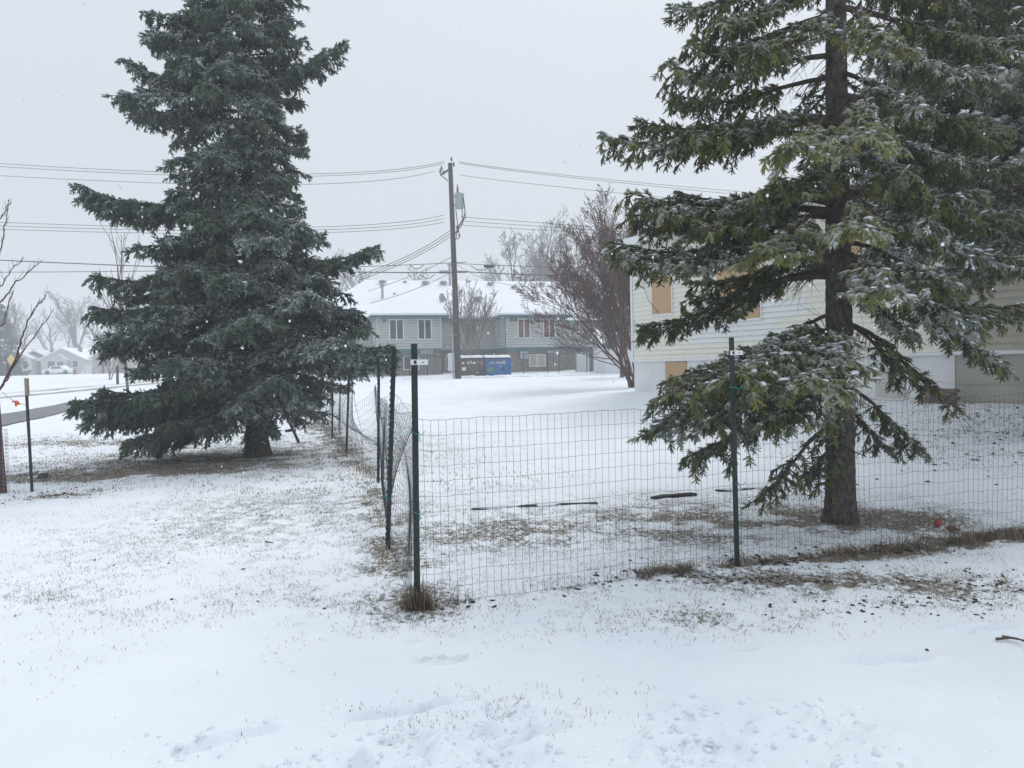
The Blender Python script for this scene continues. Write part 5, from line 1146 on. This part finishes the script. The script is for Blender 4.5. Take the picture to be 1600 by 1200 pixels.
# ------------------------------------------------------------------ bungalows across the street
def bungalow(label, px, Y, W_, H_, rh, D_, wall, rot, porch=False, gable=True):
    b_ = GB(px, 585, Y); r_ = empty('bungalow', b_, rot, label=label, cat='house', group='houses across the street'); mb = MB(); h = W_ / 2
    V = [(-h, 0, -.5), (h, 0, -.5), (h, D_, -.5), (-h, D_, -.5), (-h, 0, H_), (h, 0, H_), (h, D_, H_), (-h, D_, H_), (0, 0, H_ + rh), (0, D_, H_ + rh)]; mb.add(V, [(0, 1, 5, 8, 4), (1, 2, 6, 5), (2, 3, 7, 9, 6), (3, 0, 4, 7)]); mb.build('wall', wall, r_)
    mb = MB(); o_ = .45; k = rh / h
    for sg in (-1, 1):
        V = [(0, -o_, H_ + rh + .02), (sg * (h + o_), -o_, H_ - o_ * k + .02), (sg * (h + o_), D_ + o_, H_ - o_ * k + .02), (0, D_ + o_, H_ + rh + .02)]; mb.add(V + [(x, y, z + .2) for x, y, z in V], [(0, 1, 2, 3), (4, 7, 6, 5), (0, 4, 5, 1), (1, 5, 6, 2), (2, 6, 7, 3)])
    mb.build('roof', snow_roof, r_)
    mb = MB(); mb.box(h * .3, h * .3 + .5, D_ * .4, D_ * .4 + .5, H_, H_ + rh + .35); mb.build('chimney', brickm, r_)
    for (x0, x1, z0, z1) in ((-h * .72, -h * .30, 1.0, 2.3), (h * .42, h * .72, 1.1, 2.3)):
        mb = MB(); mb.box(x0, x1, -.06, .02, z0, z1); f = mb.build('window', white_p, r_); mb = MB(); mb.box(x0 + .1, x1 - .1, -.075, -.061, z0 + .1, z1 - .1); mb.build('pane', glassd, f)
    if porch:
        mb = MB(); V = [(-.9, -1.0, -.3), (.9, -1.0, -.3), (.9, 0, -.3), (-.9, 0, -.3), (-.9, -1.0, 2.4), (.9, -1.0, 2.4), (.9, 0, 2.4), (-.9, 0, 2.4), (0, -1.0, 3.2), (0, 0, 3.2)]; mb.add(V, [(0, 1, 5, 8, 4), (1, 2, 6, 5), (3, 0, 4, 7), (5, 6, 9, 8), (4, 8, 9, 7)]); p_ = mb.build('porch', wall, r_)
        mb = MB()
        for sg in (-1, 1): V = [(0, -1.15, 3.25), (sg * 1.15, -1.15, 2.3), (sg * 1.15, 0, 2.3), (0, 0, 3.25)]; mb.add(V + [(x, y, z + .14) for x, y, z in V], [(0, 1, 2, 3), (4, 7, 6, 5), (0, 4, 5, 1), (1, 5, 6, 2)])
        mb.build('roof', snow_roof, p_)
    mb = MB(); mb.box(-.45, .45, -1.06 if porch else -.06, -1.003 if porch else -.003, .1, 2.1); mb.build('door', glassd, r_)
    return r_
bungalow('pale gabled bungalow with a small peaked porch in the haze down the street', 99, 128, 6.8, 2.5, 1.8, 9, housew, math.radians(8), porch=True)
bungalow('tan gabled bungalow behind the street light in the haze', 189, 122, 8.5, 2.6, 2.9, 10, houset, math.radians(6))
bungalow('low hazy bungalow with a brown front left of the pale one', 55, 134, 5.2, 2.9, 1.3, 9, brickm, math.radians(4)); bungalow('pale hazy house front at the far left by the yellow sign', 26, 132, 5, 2.9, 1.3, 9, housew, math.radians(4))
# parked car under snow
b_ = GB(88, 585, 118); car = empty('parked_car', b_, math.radians(4), label='snow covered car parked before the pale gabled bungalow', cat='car')
mb = MB(); V = []; prof_ = [(-2.2, .3), (-2.2, .75), (-1.3, .88), (-.8, 1.35), (.7, 1.38), (1.35, .92), (2.15, .8), (2.2, .3)]
for y in (0, 1.7): V += [(x, y, z) for x, z in prof_]
n = len(prof_); mb.add(V, [tuple(range(n)), tuple(range(2 * n - 1, n - 1, -1))] + [(i, n + i, n + (i + 1) % n, (i + 1) % n) for i in range(n)]); mb.build('body', snow_roof, car, bevel=.06)
mb = MB(); mb.box(-.75, .65, -.015, -.002, .92, 1.25); mb.build('window', glassd, car)
for x in (-1.35, 1.35): mb = MB(); th = np.linspace(0, 2 * PI, 13)[:-1]; V = [(x + .33 * math.cos(t), -.04, .33 + .33 * math.sin(t)) for t in th] + [(x + .33 * math.cos(t), .15, .33 + .33 * math.sin(t)) for t in th]; mb.add(V, [tuple(range(12))] + [(i, (i + 1) % 12, 12 + (i + 1) % 12, 12 + i) for i in range(12)]); mb.build('wheel', rubber, car)
# street light, utility pole, cabinet, hydrant, yellow sign across the street
b_ = GB(148, 588, 100); sl0 = empty('street_lamp', b_, label='pale curved street lamp in the haze beside the dark far pole', cat='street lamp'); p1 = P(147, 545, 100) - b_; p2 = P(147, 527, 100) - b_
mb = MB(); mb.tube([[0, 0, -.1], p1, p2, P(149, 518, 100) - b_, P(152.5, 513, 100) - b_], [.11, .09, .08, .07, .05], 8); mb.build('pole', gal, sl0, smooth=True); mb = MB(); q = P(154.5, 512, 100) - b_; mb.box(-.35, .35, -.13, .13, -.07, .06, fr=lambda z: q + np.array(z)); mb.build('lamp_head', gal, sl0, bevel=.04)
b_ = GB(161, 586, 104); mb = MB(); mb.tube([[0, 0, -.1], P(161, 521, 104) - b_], [.17, .13], 8); o = mb.build('utility_pole', pole_wood, None, smooth=True, label='dark far utility pole in the haze right of the street lamp', cat='utility pole'); o.location = [float(c) for c in b_]; mb = MB(); q = P(161, 523, 104) - b_; mb.box(-1.1, 1.1, -.06, .06, -.06, .06, fr=lambda z: q + np.array(z)); mb.build('crossarm', pole_wood, o)
b_ = GB(148, 589, 98); mb = MB(); mb.box(-.25, .25, -.2, .2, -.1, .75); mb.box(-.28, .28, -.23, .23, .752, .80); o = mb.build('utility_cabinet', gal, None, bevel=.02, label='grey metal utility cabinet at the foot of the street lamp', cat='cabinet'); o.location = [float(c) for c in b_]
b_ = GB(117, 591, 92); hy = empty('fire_hydrant', b_, label='dull red fire hydrant on the snow across the street', cat='hydrant'); mb = MB(); mb.lathe([(.16, -.1), (.16, .04), (.12, .06), (.12, .5), (.15, .52), (.14, .6), (.08, .68), (.03, .74)], (0, 0, 0), 12); mb.build('body', mat('faded_red_paint', (.30, .10, .06), .7, .1, 8, 0), hy, smooth=True)
for sg in (-1, 1): mb = MB(); mb.box(min(.12 * sg, .24 * sg), max(.12 * sg, .24 * sg), -.06, .06, .36, .48); mb.build('nozzle', MAT['faded_red_paint'], hy, bevel=.01)
mb = MB(); mb.tube([[.3, 0, 0], [.34, 0, .95]], .012, 4); mb.build('marker_rod', MAT['faded_red_paint'], hy)
b_ = GB(19, 588, 88); ys = empty('warning_sign', b_, label='yellow diamond warning sign seen through the young tree at the far left', cat='sign'); mb = MB(); mb.tube([[0, 0, 0], [0, 0, 2.6]], .03, 6); mb.build('post', gal, ys); mb = MB(); mb.add([(0, -.04, 1.15), (.5, -.04, 1.85), (0, -.04, 2.55), (-.5, -.04, 1.85), (0, -.06, 1.15), (.5, -.06, 1.85), (0, -.06, 2.55), (-.5, -.06, 1.85)], [(0, 1, 2, 3), (7, 6, 5, 4), (0, 4, 5, 1), (1, 5, 6, 2), (2, 6, 7, 3), (3, 7, 4, 0)]); mb.build('panel', yellow, ys)

# ------------------------------------------------------------------ cleared path on the left
def strip(name, e0_, e1_, mt_, lift=.02):
    e0_ = np.array(e0_)[:, :2]; e1_ = np.array(e1_)[:, :2]; V = []; n = 60; m_ = 5
    for i in range(n + 1):
        t = i / n * (len(e0_) - 1); k = min(len(e0_) - 2, int(t)); f = t - k; a = e0_[k] * (1 - f) + e0_[k + 1] * f; b = e1_[k] * (1 - f) + e1_[k + 1] * f
        for j in range(m_ + 1): q = a + (b - a) * j / m_; V.append((q[0], q[1], float(gz(q[0], q[1])) + lift))
    Fc = [(i * (m_ + 1) + j, i * (m_ + 1) + j + 1, (i + 1) * (m_ + 1) + j + 1, (i + 1) * (m_ + 1) + j) for i in range(n) for j in range(m_)]
    o = link(name, np_mesh(name, V, Fc, mt_, smooth=True, nper=4), kind='structure'); return o
a0, a1 = G(0, 668), G(130, 637.5); b0_, b1_ = G(0, 649.5), G(128, 625.5); da = a1 - a0; db = b1_ - b0_
strip('path', [a0 - da * .8, a0, a1, a1 + da * .8], [b0_ - db * .8, b0_, b1_, b1_ + db * .5 + [0.1, 0, 0]], asphalt, .03)

# ------------------------------------------------------------------ small things on the ground
def timber_obj(label, pA, pB, w_=.10, h_=.07, seed=0, sn=.5):
    a = onG(G(*pA)); b = onG(G(*pB)); d = b - a; L_ = math.hypot(d[0], d[1]); r_ = empty('landscape_timber', a, math.atan2(d[1], d[0]), label=label, cat='timber', group='half buried landscape timbers'); rr = np.random.default_rng(seed); n = max(4, int(L_ / .12)); dz = b[2] - a[2]
    V = []; 
    for i in range(n + 1):
        x = L_ * i / n; z = dz * i / n; q = [rr.normal() * .004 for _ in range(4)]; V += [(x, -w_ / 2 + q[0], z - .03), (x, -w_ / 2 + q[1], z + h_ + q[2]), (x, w_ / 2, z + h_ + q[3]), (x, w_ / 2, z - .03)]
    Fc = [(i * 4 + j, (i + 1) * 4 + j, (i + 1) * 4 + (j + 1) % 4, i * 4 + (j + 1) % 4) for i in range(n) for j in range(4)] + [(0, 1, 2, 3), (n * 4 + 3, n * 4 + 2, n * 4 + 1, n * 4)]; mb = MB(); mb.add(V, Fc); mb.build('beam', timber, r_, bevel=.004)
    mb = MB(); x = .05
    while x < L_ - .1:
        l2 = .15 + .35 * rr.random()
        if rr.random() < sn: mb.lump((x + l2 / 2, .0 + rr.normal() * .02, h_ + dz * x / L_ - .002), (l2 * .62, w_ * .75, .026), int(x * 100), n=8, k=5)
        x += l2
    if mb.n: mb.build('snow_cover', snow, r_, smooth=True, kind='stuff')
timber_obj('longest dark landscape timber lying between the corner post and the second post', (737, 796), (933, 787), h_=.012, seed=1, sn=.75); timber_obj('short dark timber left of the second fence post', (1020, 780), (1085, 773), h_=.03, seed=2, sn=.5); timber_obj('dark timber running behind the second fence post to the spruce', (1120, 766), (1290, 756), h_=.02, w_=.09, seed=3, sn=.6)
b_ = onG(G(1470, 824)); mb = MB(); mb.lump((0, 0, .04), (.033, .033, .034), 5, n=14, k=10); V = mb.v[0]; o = mb.build('crushed_ball', red_pl, None, smooth=True, label='crushed red plastic ball in the grass by the fence, lower right', cat='ball'); o.location = [float(c) for c in b_ + [0, .05, 0]]
b_ = onG(G(1490, 832)); mb = MB(); rr = np.random.default_rng(4)
for k in range(4): mb.lump((rr.normal() * .02, rr.normal() * .01, .02 + .01 * k), (.035, .025, .012), k)
mb.build('rusty_scrap', rust, None, label='curled rusty brown scrap right of the crushed red ball', cat='scrap').location = [float(c) for c in b_]
b_ = onG(G(66, 744)); rk = MB(); rk.lump((0, 0, .04), (.085, .06, .05), 7, n=9, k=6); o = rk.build('stone', rockm, None, smooth=False, label='dark grey stone with snow on top near the tan-tipped stake', cat='stone'); o.location = [float(c) for c in b_]; mb = MB(); mb.lump((-.01, 0, .085), (.05, .04, .012), 8, n=9, k=5); mb.build('snow_cover', snow, o, smooth=True)
b_ = onG(G(1545, 622)); mb = MB(); mb.box(-.14, .12, -.02, .02, .02, .10); mb.box(-.02, .14, -.05, -.021, .06, .16); mb.build('plastic_scrap', cyan_pl, None, bevel=.01, label='bright cyan plastic scrap at the foot of the house wall', cat='scrap').location = [float(c) for c in b_]
b_ = onG(G(1594, 624)); mb = MB(); mb.lump((0, 0, .08), (.22, .15, .06), 9, n=12, k=6); mb.build('black_bag', rubber, None, smooth=True, label='flat black object on the snow by the house wall at the right edge', cat='bag').location = [float(c) for c in b_]
def stick(label, pts, r):
    w3 = [onG(G(x, y), .012 + .01 * k) for k, (x, y) in enumerate(pts)]; o_ = w3[0].copy(); mb = MB(); mb.tube(w3, np.linspace(r, r * .5, len(w3)), 6); mb.build('fallen_twig', twigwood, None, origin=o_, label=label, cat='twig', group='fallen twigs')
stick('fallen twig on the snow at the right edge of the picture', [(1556, 999), (1578, 1000), (1600, 1006)], .008); stick('second fallen twig crossing at the right edge', [(1566, 995), (1590, 1001), (1610, 1012)], .006); stick('short dark twig lying on the left lawn', [(415, 849), (421, 852), (427, 855)], .008); stick('small twig on the snow beside the left fence line', [(566, 787), (574, 788), (581, 785)], .01)

# ------------------------------------------------------------------ grass, litter, snow clumps
def blades(name, label, n, x0, x1, y0, y1, dens, hmin, hmax, wmin, wmax, cols, seed, lean=.7, cap=1e9):
    R = np.random.default_rng(seed); x = R.uniform(x0, x1, n); y = R.uniform(y0, y1, n); k = R.random(n) < dens(x, y); x = x[k]; y = y[k]; n = len(x)
    z = np.array(gz(x, y)); h = R.uniform(hmin, hmax, n) * (.6 + .6 * R.random(n)); w_ = R.uniform(wmin, wmax, n); a = R.uniform(0, 2 * PI, n); ln = h * lean * R.random(n); la = R.uniform(0, 2 * PI, n)
    ax, ay = np.cos(a) * w_ * .5, np.sin(a) * w_ * .5; lx, ly = np.cos(la) * ln, np.sin(la) * ln
    V = np.zeros((n, 5, 3)); V[:, 0] = np.stack([x - ax, y - ay, z - .004], 1); V[:, 1] = np.stack([x + ax, y + ay, z - .004], 1); V[:, 2] = np.stack([x + ax * .7 + lx * .4, y + ay * .7 + ly * .4, z + h * .6], 1); V[:, 3] = np.stack([x - ax * .7 + lx * .4, y - ay * .7 + ly * .4, z + h * .6], 1); V[:, 4] = np.stack([x + lx * 1.4, y + ly * 1.4, z + h * .92], 1)
    b = np.arange(n)[:, None] * 5; T3 = np.concatenate([b + [0, 1, 2], b + [0, 2, 3], b + [3, 2, 4]], 1).reshape(-1, 3); mi = np.repeat(R.integers(0, len(cols), n), 3)
    return link(name, np_mesh(name, V.reshape(-1, 3), T3, cols, matidx=mi), kind='stuff', label=label, cat='grass')
g1 = mat('straw_blade', (.40, .32, .20), .8, .2, 3, 0); g2 = mat('brown_blade', (.19, .14, .09), .85, .2, 3, 0); g3 = mat('dark_blade', (.075, .058, .04), .9, .2, 3, 0); g4 = mat('grey_blade', (.27, .25, .19), .8, .2, 3, 0)
blades('grass', 'dry lawn grass poking through the thin snow', 640000, -7.5, 7, 2.9, 9.5, lambda x, y: np.clip(bare(x, y) * 1.45, 0, 1) * sstep(.22, .58, vnoise(x, y, .085, 61)), .007, .026, .0018, .0036, [g1, g2, g4, g3], 1, lean=1.5)
blades('grass', 'dry grass in the thin snow around the big spruce', 330000, -13, 9, 9.5, 20, lambda x, y: np.clip(bare(x, y) * 1.7, 0, 1.0) * sstep(.25, .6, vnoise(x, y, .14, 62)), .015, .045, .005, .009, [g1, g2, g4, g2], 2, lean=1.1)
def linedens(w0, w1):
    def f(x, y):
        d = seg_d(x, y, [C0, P2R, PER]); k = sstep(1.7, 4.2, x - C0[0]); n = fbm(x, y, .35, 91, 2); cl = sstep(.60 - .32 * k, .74 - .30 * k, n + .10 * np.exp(-((x - 1.35) / .22) ** 2) * 3); return np.exp(-(d / (w0 + w1 * k * (.4 + 1.2 * vnoise(x, y, .25, 92)))) ** 2) * cl * sstep(.2, .5, vnoise(x, y, .07, 90))
    return f
blades('dead_grass', 'matted tall dead grass along the foot of the wire fence', 170000, -1.2, 6, 4.5, 7.4, linedens(.05, .075), .02, .10, .003, .005, [g1, g2, g3, g2], 3, lean=2.0)
blades('dead_grass', 'brown tuft of dead grass around the corner post', 6500, C0[0] - .13, C0[0] + .13, C0[1] - .13, C0[1] + .13, lambda x, y: blob(x, y, C0 + [.01, -.02, 0], .065, .05) * .7, .03, .19, .003, .005, [g2, g3, g3, g2, g1], 4, lean=1.0)
_tf = [G(1015, 898), G(1045, 893), G(990, 903), G(1068, 890)]
blades('dead_grass', 'dark matted tuft of dead grass left of the second fence post', 60000, .9, 1.7, 5.2, 6.0, lambda x, y: np.clip(sum(blob(x, y, t_, .07, .045) for t_ in _tf), 0, 1) ** 2 * .42 * sstep(.35, .75, fbm(x, y, .09, 88, 2)) + .10 * sum(blob(x, y, t_, .13, .08) for t_ in _tf) * vnoise(x, y, .05, 89), .012, .085, .003, .005, [g2, g3, g4, g1], 14, lean=2.2)
blades('dead_grass', 'straw grass tufts at the feet of the left fence posts', 40000, -6.6, -.6, 4.8, 23, lambda x, y: np.exp(-(seg_d(x, y, [C0] + LEFTP) / .09) ** 2) * sstep(.45, .6, fbm(x, y, .5, 93, 2)), .07, .2, .004, .009, [g1, g1, g4, g2], 6, lean=.8)
# dark lumps of soil and wet leaves breaking the snow along the fence
def litter(name, label, n, x0, x1, y0, y1, dens, s0, s1, mt_, seed):
    R = np.random.default_rng(seed); x = R.uniform(x0, x1, n); y = R.uniform(y0, y1, n); k = R.random(n) < dens(x, y); x = x[k]; y = y[k]; n = len(x); z = np.array(gz(x, y)); s_ = R.uniform(s0, s1, n)
    base = np.array([(1, 0, 0), (0.4, .9, 0), (-.6, .7, 0), (-1, -.1, 0), (-.3, -.8, 0), (.6, -.7, 0), (.1, 0, .55), (0, 0, -.3)]); Fb = [(i, (i + 1) % 6, 6) for i in range(6)] + [((i + 1) % 6, i, 7) for i in range(6)]
    a = R.uniform(0, 6.28, n); V = base[None] * (1 + R.normal(size=(n, 8, 1)) * .25) * s_[:, None, None]; ca, sa = np.cos(a)[:, None], np.sin(a)[:, None]; X_ = V[..., 0] * ca - V[..., 1] * sa * .6; Y_ = V[..., 0] * sa + V[..., 1] * ca * .6
    V = np.stack([X_ + x[:, None], Y_ + y[:, None], V[..., 2] * .7 + z[:, None] + .004], -1).reshape(-1, 3); Fc = (np.arange(n)[:, None, None] * 8 + np.array(Fb)[None]).reshape(-1, 3)
    return link(name, np_mesh(name, V, Fc, mt_), kind='stuff', label=label, cat='litter')
litter('soil_clods', 'dark soil clods and wet leaves along the fence foot', 14000, -1.2, 6, 4.3, 7.2, lambda x, y: np.exp(-(np.abs(seg_d(x, y, [C0, P2R, PER]) - .05) / .10) ** 2) * (.12 + .5 * sstep(1, 3.5, x - C0[0])) * sstep(.38, .6, fbm(x, y, .3, 95)), .008, .028, soil, 1)
litter('soil_clods', 'dark leaf litter scattered on the right foreground snow', 9000, .4, 5, 4.0, 6.8, lambda x, y: (blob(x, y, _b4, 1.2, .35, -.2) * .5 + blob(x, y, _b16, .9, .4) * .25) * sstep(.42, .6, fbm(x, y, .3, 97)), .006, .02, soil, 2)
litter('soil_clods', 'dark litter by the young tree on the left', 3500, -7.6, -5, 8.8, 11.2, lambda x, y: blob(x, y, _b3, .8, .4) * .13 * sstep(.4, .6, fbm(x, y, .3, 99)), .01, .035, soil, 3)
litter('dead_leaves', 'scattered dark leaves on the snow beneath the house wall', 1600, 4, 9.5, 9, 17, lambda x, y: blob(x, y, _b14, 3.0, 3.0) * .3, .02, .05, leaf_m, 4)
litter('dead_leaves', 'dark cones and bits on the left lawn', 1500, -7, -.3, 4.5, 13, lambda x, y: .05 + 0 * x, .008, .022, leaf_m, 5)
R = np.random.default_rng(61); mb = MB()
for i in range(2600):
    x, y = R.uniform(-1.9, 1.5), R.uniform(2.8, 3.8)
    if R.random() < float(churn(x, y)) * .8:
        r_ = .004 + .015 * R.random() ** 3; mb.lump((x, y, float(gz(x, y)) + r_ * .1), (r_ * (.8 + .5 * R.random()), r_ * (.8 + .5 * R.random()), r_ * .75), i, n=8, k=6)
mb.build('snow_clumps', snow, None, smooth=True, kind='stuff', label='broken snow clumps along the near edge', cat='snow')

# ------------------------------------------------------------------ falling snow and the air
R = np.random.default_rng(12); n = 5200; dist = 1.2 + 22 * R.random(n) ** .8; az = R.uniform(-.72, .72, n); zz = R.uniform(-.45, .62, n) * dist + CAM_H
X_ = np.sin(az) * dist; Y_ = np.cos(az) * dist; k = (zz > .1) & (zz < 11); X_, Y_, zz = X_[k], Y_[k], zz[k]; n = len(X_)
s_ = (.0014 + .0024 * R.random(n) ** 3) * (1 + .045 * np.hypot(X_, Y_)); ph_ = (1 + 5 ** .5) / 2
oc = np.array([(-1, ph_, 0), (1, ph_, 0), (-1, -ph_, 0), (1, -ph_, 0), (0, -1, ph_), (0, 1, ph_), (0, -1, -ph_), (0, 1, -ph_), (ph_, 0, -1), (ph_, 0, 1), (-ph_, 0, -1), (-ph_, 0, 1)]) / 1.9 * [1, 1, 1.25]
Fo = np.array([(0, 11, 5), (0, 5, 1), (0, 1, 7), (0, 7, 10), (0, 10, 11), (1, 5, 9), (5, 11, 4), (11, 10, 2), (10, 7, 6), (7, 1, 8), (3, 9, 4), (3, 4, 2), (3, 2, 6), (3, 6, 8), (3, 8, 9), (4, 9, 5), (2, 4, 11), (6, 2, 10), (8, 6, 7), (9, 8, 1)])
V = (oc[None] * s_[:, None, None] + np.stack([X_, Y_, zz], 1)[:, None]).reshape(-1, 3); Fc = (np.arange(n)[:, None, None] * 12 + Fo[None]).reshape(-1, 3)
link('falling_snow', np_mesh('falling_snow', V, Fc, snow), kind='stuff', label='falling snowflakes', cat='snow')

hm = bpy.data.materials.new('haze'); hm.use_nodes = True; t = hm.node_tree; t.nodes.clear(); o_ = t.nodes.new('ShaderNodeOutputMaterial'); pv = t.nodes.new('ShaderNodeVolumePrincipled')
pv.inputs['Color'].default_value = (.93, .96, 1.0, 1); pv.inputs['Density'].default_value = .0031; pv.inputs['Anisotropy'].default_value = .2; t.links.new(pv.outputs[0], o_.inputs['Volume'])
mb = MB(); mb.box(-234, 234, -28, 334, -1.15, 21.0); mb.build('haze', hm, None, kind='stuff')
